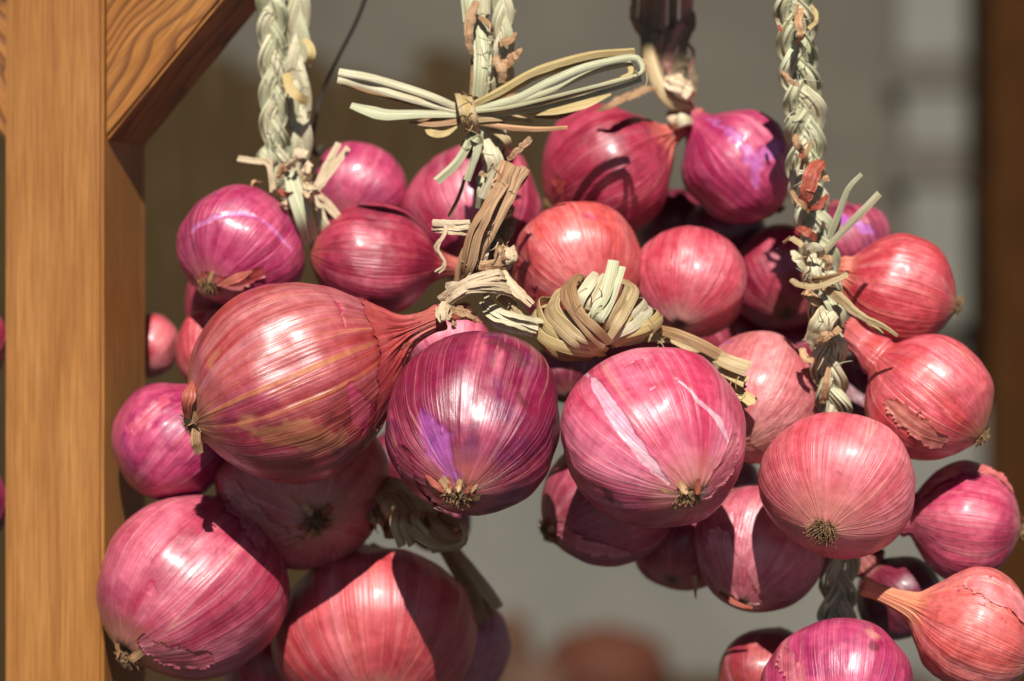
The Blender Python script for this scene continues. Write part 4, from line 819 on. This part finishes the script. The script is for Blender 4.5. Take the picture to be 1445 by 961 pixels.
for pts, w, mt in ((q((175, 105, .002), (150, 130, -.004), (135, 185, -.006), (115, 240, -.002)), [16, 23, 21, 13], M['skin_red']), (q((192, 208, .0), (165, 240, -.004), (130, 252, .0)), [6, 11, 6], M['skin_red']), (q((100, 308, .002), (128, 322, -.004), (158, 345, .0)), [10, 16, 9], M['skin_red']),
                   (q((80, 195, .002), (110, 235, -.004), (140, 262, .0)), [5, 9, 5], BK), (q((92, 20, .002), (98, 50, -.003), (118, 75, .0)), [6, 12, 9], BK), (q((148, 38, .002), (125, 80, -.003), (110, 130, .002)), [5, 8, 5], BK), (q((120, 70, .002), (108, 95, -.002)), [10, 7], M['skin_red']),
                   (q((180, 150, .002), (190, 165, .0)), [9, 8], M['skin_tan']), (q((196, 740, -.002), (188, 790, -.006), (176, 850, -.002)), [6, 11, 7], BK), (q((112, 680, .002), (125, 710, .0), (150, 720, .0)), [9, 12, 7], M['skin_tan'])):
    sweep('skin_scrap', pts, w, mt, b4, 'leaf', crinkle=.35)
q3 = z(2.651, 900, 0, .0)
for pts, w, mt in ((q3((615, 30, .002), (600, 80, -.004), (610, 130, -.004), (595, 165, .0)), [6, 10, 13, 6], M['skin_tan']), (q3((600, 15, .002), (590, 60, .0), (580, 80, .002)), [4, 6, 4], BK), (q3((650, 20, .004), (670, 70, .0), (640, 108, .0)), [5, 6, 6], YE), (q3((525, 95, .004), (540, 120, .002)), [6, 4], M['skin_red']), (q3((540, 265, .002), (570, 300, .0), (600, 320, .0)), [5, 8, 5], BK)):
    sweep('skin_scrap', pts, w, mt, b4, 'leaf', crinkle=.5)
tie4 = thing('straw_tie', 'tan hollow straws tied round the right braid', 'tie')
for pts, w, mt, kd in ((q((80, 470, .0), (115, 488, -.006), (170, 488, -.010), (255, 453, -.012)), [8, 10, 11, 10], TA, 'stem'), (q((140, 470, -.002), (190, 462, -.008), (250, 450, -.010)), [6, 8, 7], BR, 'fold'), (q((135, 410, .0), (150, 450, -.004), (165, 470, -.004)), [7, 8, 6], BR, 'leaf'),
                       (q((180, 482, -.004), (240, 535, -.010), (295, 580, -.014), (350, 605, -.014), (408, 642, -.014)), [16, 16, 12, 8, 5], TA, 'fold'), (q((250, 540, -.008), (310, 590, -.010), (362, 638, -.010)), [9, 8, 5], TA, 'leaf'),
                       (q((165, 480, -.002), (190, 540, -.006), (215, 600, -.004)), [6, 8, 5], G, 'leaf'), (q((120, 400, .0), (135, 375, -.008), (165, 375, -.010), (170, 400, -.006)), [13, 16, 15, 10], PA, 'leaf'), (q((90, 380, .0), (100, 410, -.006), (125, 440, -.004)), [12, 14, 8], PA, 'leaf'),
                       (q((170, 400, .0), (195, 405, -.006), (190, 440, -.004)), [9, 12, 9], BK, 'leaf'), (q((80, 340, .002), (110, 360, -.004), (125, 375, -.002)), [9, 10, 6], TA, 'leaf'), (q((55, 355, .004), (78, 338, .002)), [4, 5], BR, 'stem'), (q((120, 505, .0), (150, 530, -.004), (185, 545, -.002)), [14, 16, 9], M['skin_tan'], 'leaf'),
                       (q((150, 660, .0), (185, 640, -.006), (235, 615, -.002)), [13, 17, 13], BK, 'leaf'), (q((135, 660, .0), (160, 600, -.005), (200, 545, -.003)), [16, 20, 16], PA, 'strand'), (q((165, 660, -.001), (195, 600, -.006), (225, 555, -.003)), [14, 18, 14], PA, 'strand'), (q((130, 395, .002), (150, 440, -.003), (160, 500, .0)), [16, 20, 16], PA, 'strand')):
    sweep('straw', pts, w, mt, tie4, kd, crinkle=.2)

# dark stalk bundle at the back
q = z(3.695, 860, 0, .078)
st = thing('stalk_bundle', 'dark dried stalk bundle hanging behind the bow', 'stalks')
DK, RS = M['stalk_dark'], M['stalk_rose']
for pts, w, mt in ((q((200, -1180, .045), (195, 0), (185, 150), (200, 300), (240, 400)), [20, 20, 22, 20], DK), (q((250, -1180, .045), (245, 0), (235, 180), (225, 330)), [18, 20, 18], DK), (q((290, -1180, .045), (280, 0), (265, 200), (255, 330)), [14, 14, 12], RS), (q((335, -1180, .045), (335, 0), (315, 160), (270, 320)), [16, 16, 14], DK),
                   (q((410, -1180, .045), (405, 0), (370, 130), (330, 220), (290, 380)), [18, 24, 20, 14], RS), (q((430, 60), (435, 110), (400, 200), (360, 330), (350, 400)), [8, 13, 16, 18], DK), (q((400, 220), (435, 270), (430, 350), (420, 440)), [6, 7, 7], RS), (q((130, -20), (125, 90), (165, 170), (240, 200)), [10, 12, 13, 10], M['straw_brown']),
                   (q((300, 300), (330, 390), (320, 420)), [18, 20, 14], RS), (q((390, 300), (375, 380), (350, 420)), [18, 22, 14], DK), (q((420, 350), (435, 420), (430, 500)), [10, 14, 12], DK)):
    sweep('stalk', pts, w, mt, st, 'leaf', k=7, crinkle=.3)
sweep('stalk', q((200, 230, .076), (225, 350, .070), (270, 460, .066), (330, 535, .066), (420, 565, .072)), [17, 22, 22, 20, 16], TA, st, 'strand')
sweep('knob', q((300, 420, .07), (345, 430, .062), (395, 470, .062), (415, 505, .07)), [15, 28, 30, 16], RA, st, 'strand', crinkle=.4)
sweep('knob', q((320, 590, .075), (335, 620, .068), (345, 650, .07)), [15, 18, 14], RA, st, 'strand'); sweep('knob', q((330, 660, .072), (380, 625, .064), (415, 630, .068)), [14, 24, 18], PA, st, 'strand')
dl = thing('dried_leaf', 'curled orange brown leaf lying on the top crimson onion', 'leaf')
sweep('blade', q((-60, 580, .044), (20, 540, .040), (110, 500, .046), (180, 468, .052), (245, 462, .060)), [5, 12, 15, 12, 9], BK, dl, 'leaf', crinkle=.5)
# thin wire behind the left braids
wr = thing('hanging_wire', 'thin dark wire slanting behind the left braids', 'wire')
sweep('wire_line', [(560, -160, .09), (515, 0, .09), (478, 80, .09), (455, 130, .09), (444, 175, .09)], 5, M['wire'], wr, 'tube')
sweep('wire_hook', [(444, 175, .09), (440, 200, .09), (446, 218, .09), (455, 205, .09)], 7, M['wire'], wr, 'tube')

# ------------------------------------------------------------------ loose fibres fraying off the straw
def wisps(root, spots, mat, seed, n=5, ln=26):
    rg = random.Random(seed)
    for (x, y, d) in spots:
        for i in range(n):
            an = rg.uniform(0, 6.28); x0, y0 = x + rg.uniform(-14, 14), y + rg.uniform(-22, 22); l = ln * rg.uniform(.4, 1.2); cv = rg.uniform(-.6, .6)
            pts = [(x0 + math.cos(an + cv * f) * l * f, y0 + math.sin(an + cv * f) * l * f, d - .004 * f + rg.uniform(-.001, .001)) for f in (0, .35, .7, 1)]
            sweep('fibre', pts, [2.0, 1.6, .8], mat, root, 'tube', k=3, n=8)
wisps(b4, [(1122, 30, .006), (1128, 90, .006), (1134, 140, .005), (1138, 190, .004), (1140, 250, .004), (1146, 300, .004), (1160, 420, -.002), (1168, 500, .002)], PA, 1, 5)
wisps(b1, [(384, 20, .036), (386, 60, .036), (387, 110, .036), (388, 170, .036), (400, 240, .036), (424, 120, .038)], PA, 2, 4)
wisps(b3, [(690, 40, -.002), (700, 110, -.002), (692, 215, -.004)], RA, 3, 4)
wisps(stem, [(705, 260, -.016), (690, 330, -.018), (672, 400, -.018)], RA, 4, 5, 22)
wisps(bow, [(655, 165, -.012), (900, 95, -.006)], TA, 5, 4, 20)
wisps(knot, [(840, 420, -.03), (1040, 540, -.012), (930, 470, -.012)], TA, 6, 4, 22)
wisps(tie4, [(1150, 380, -.004), (1165, 460, -.006)], TA, 7, 5, 24)
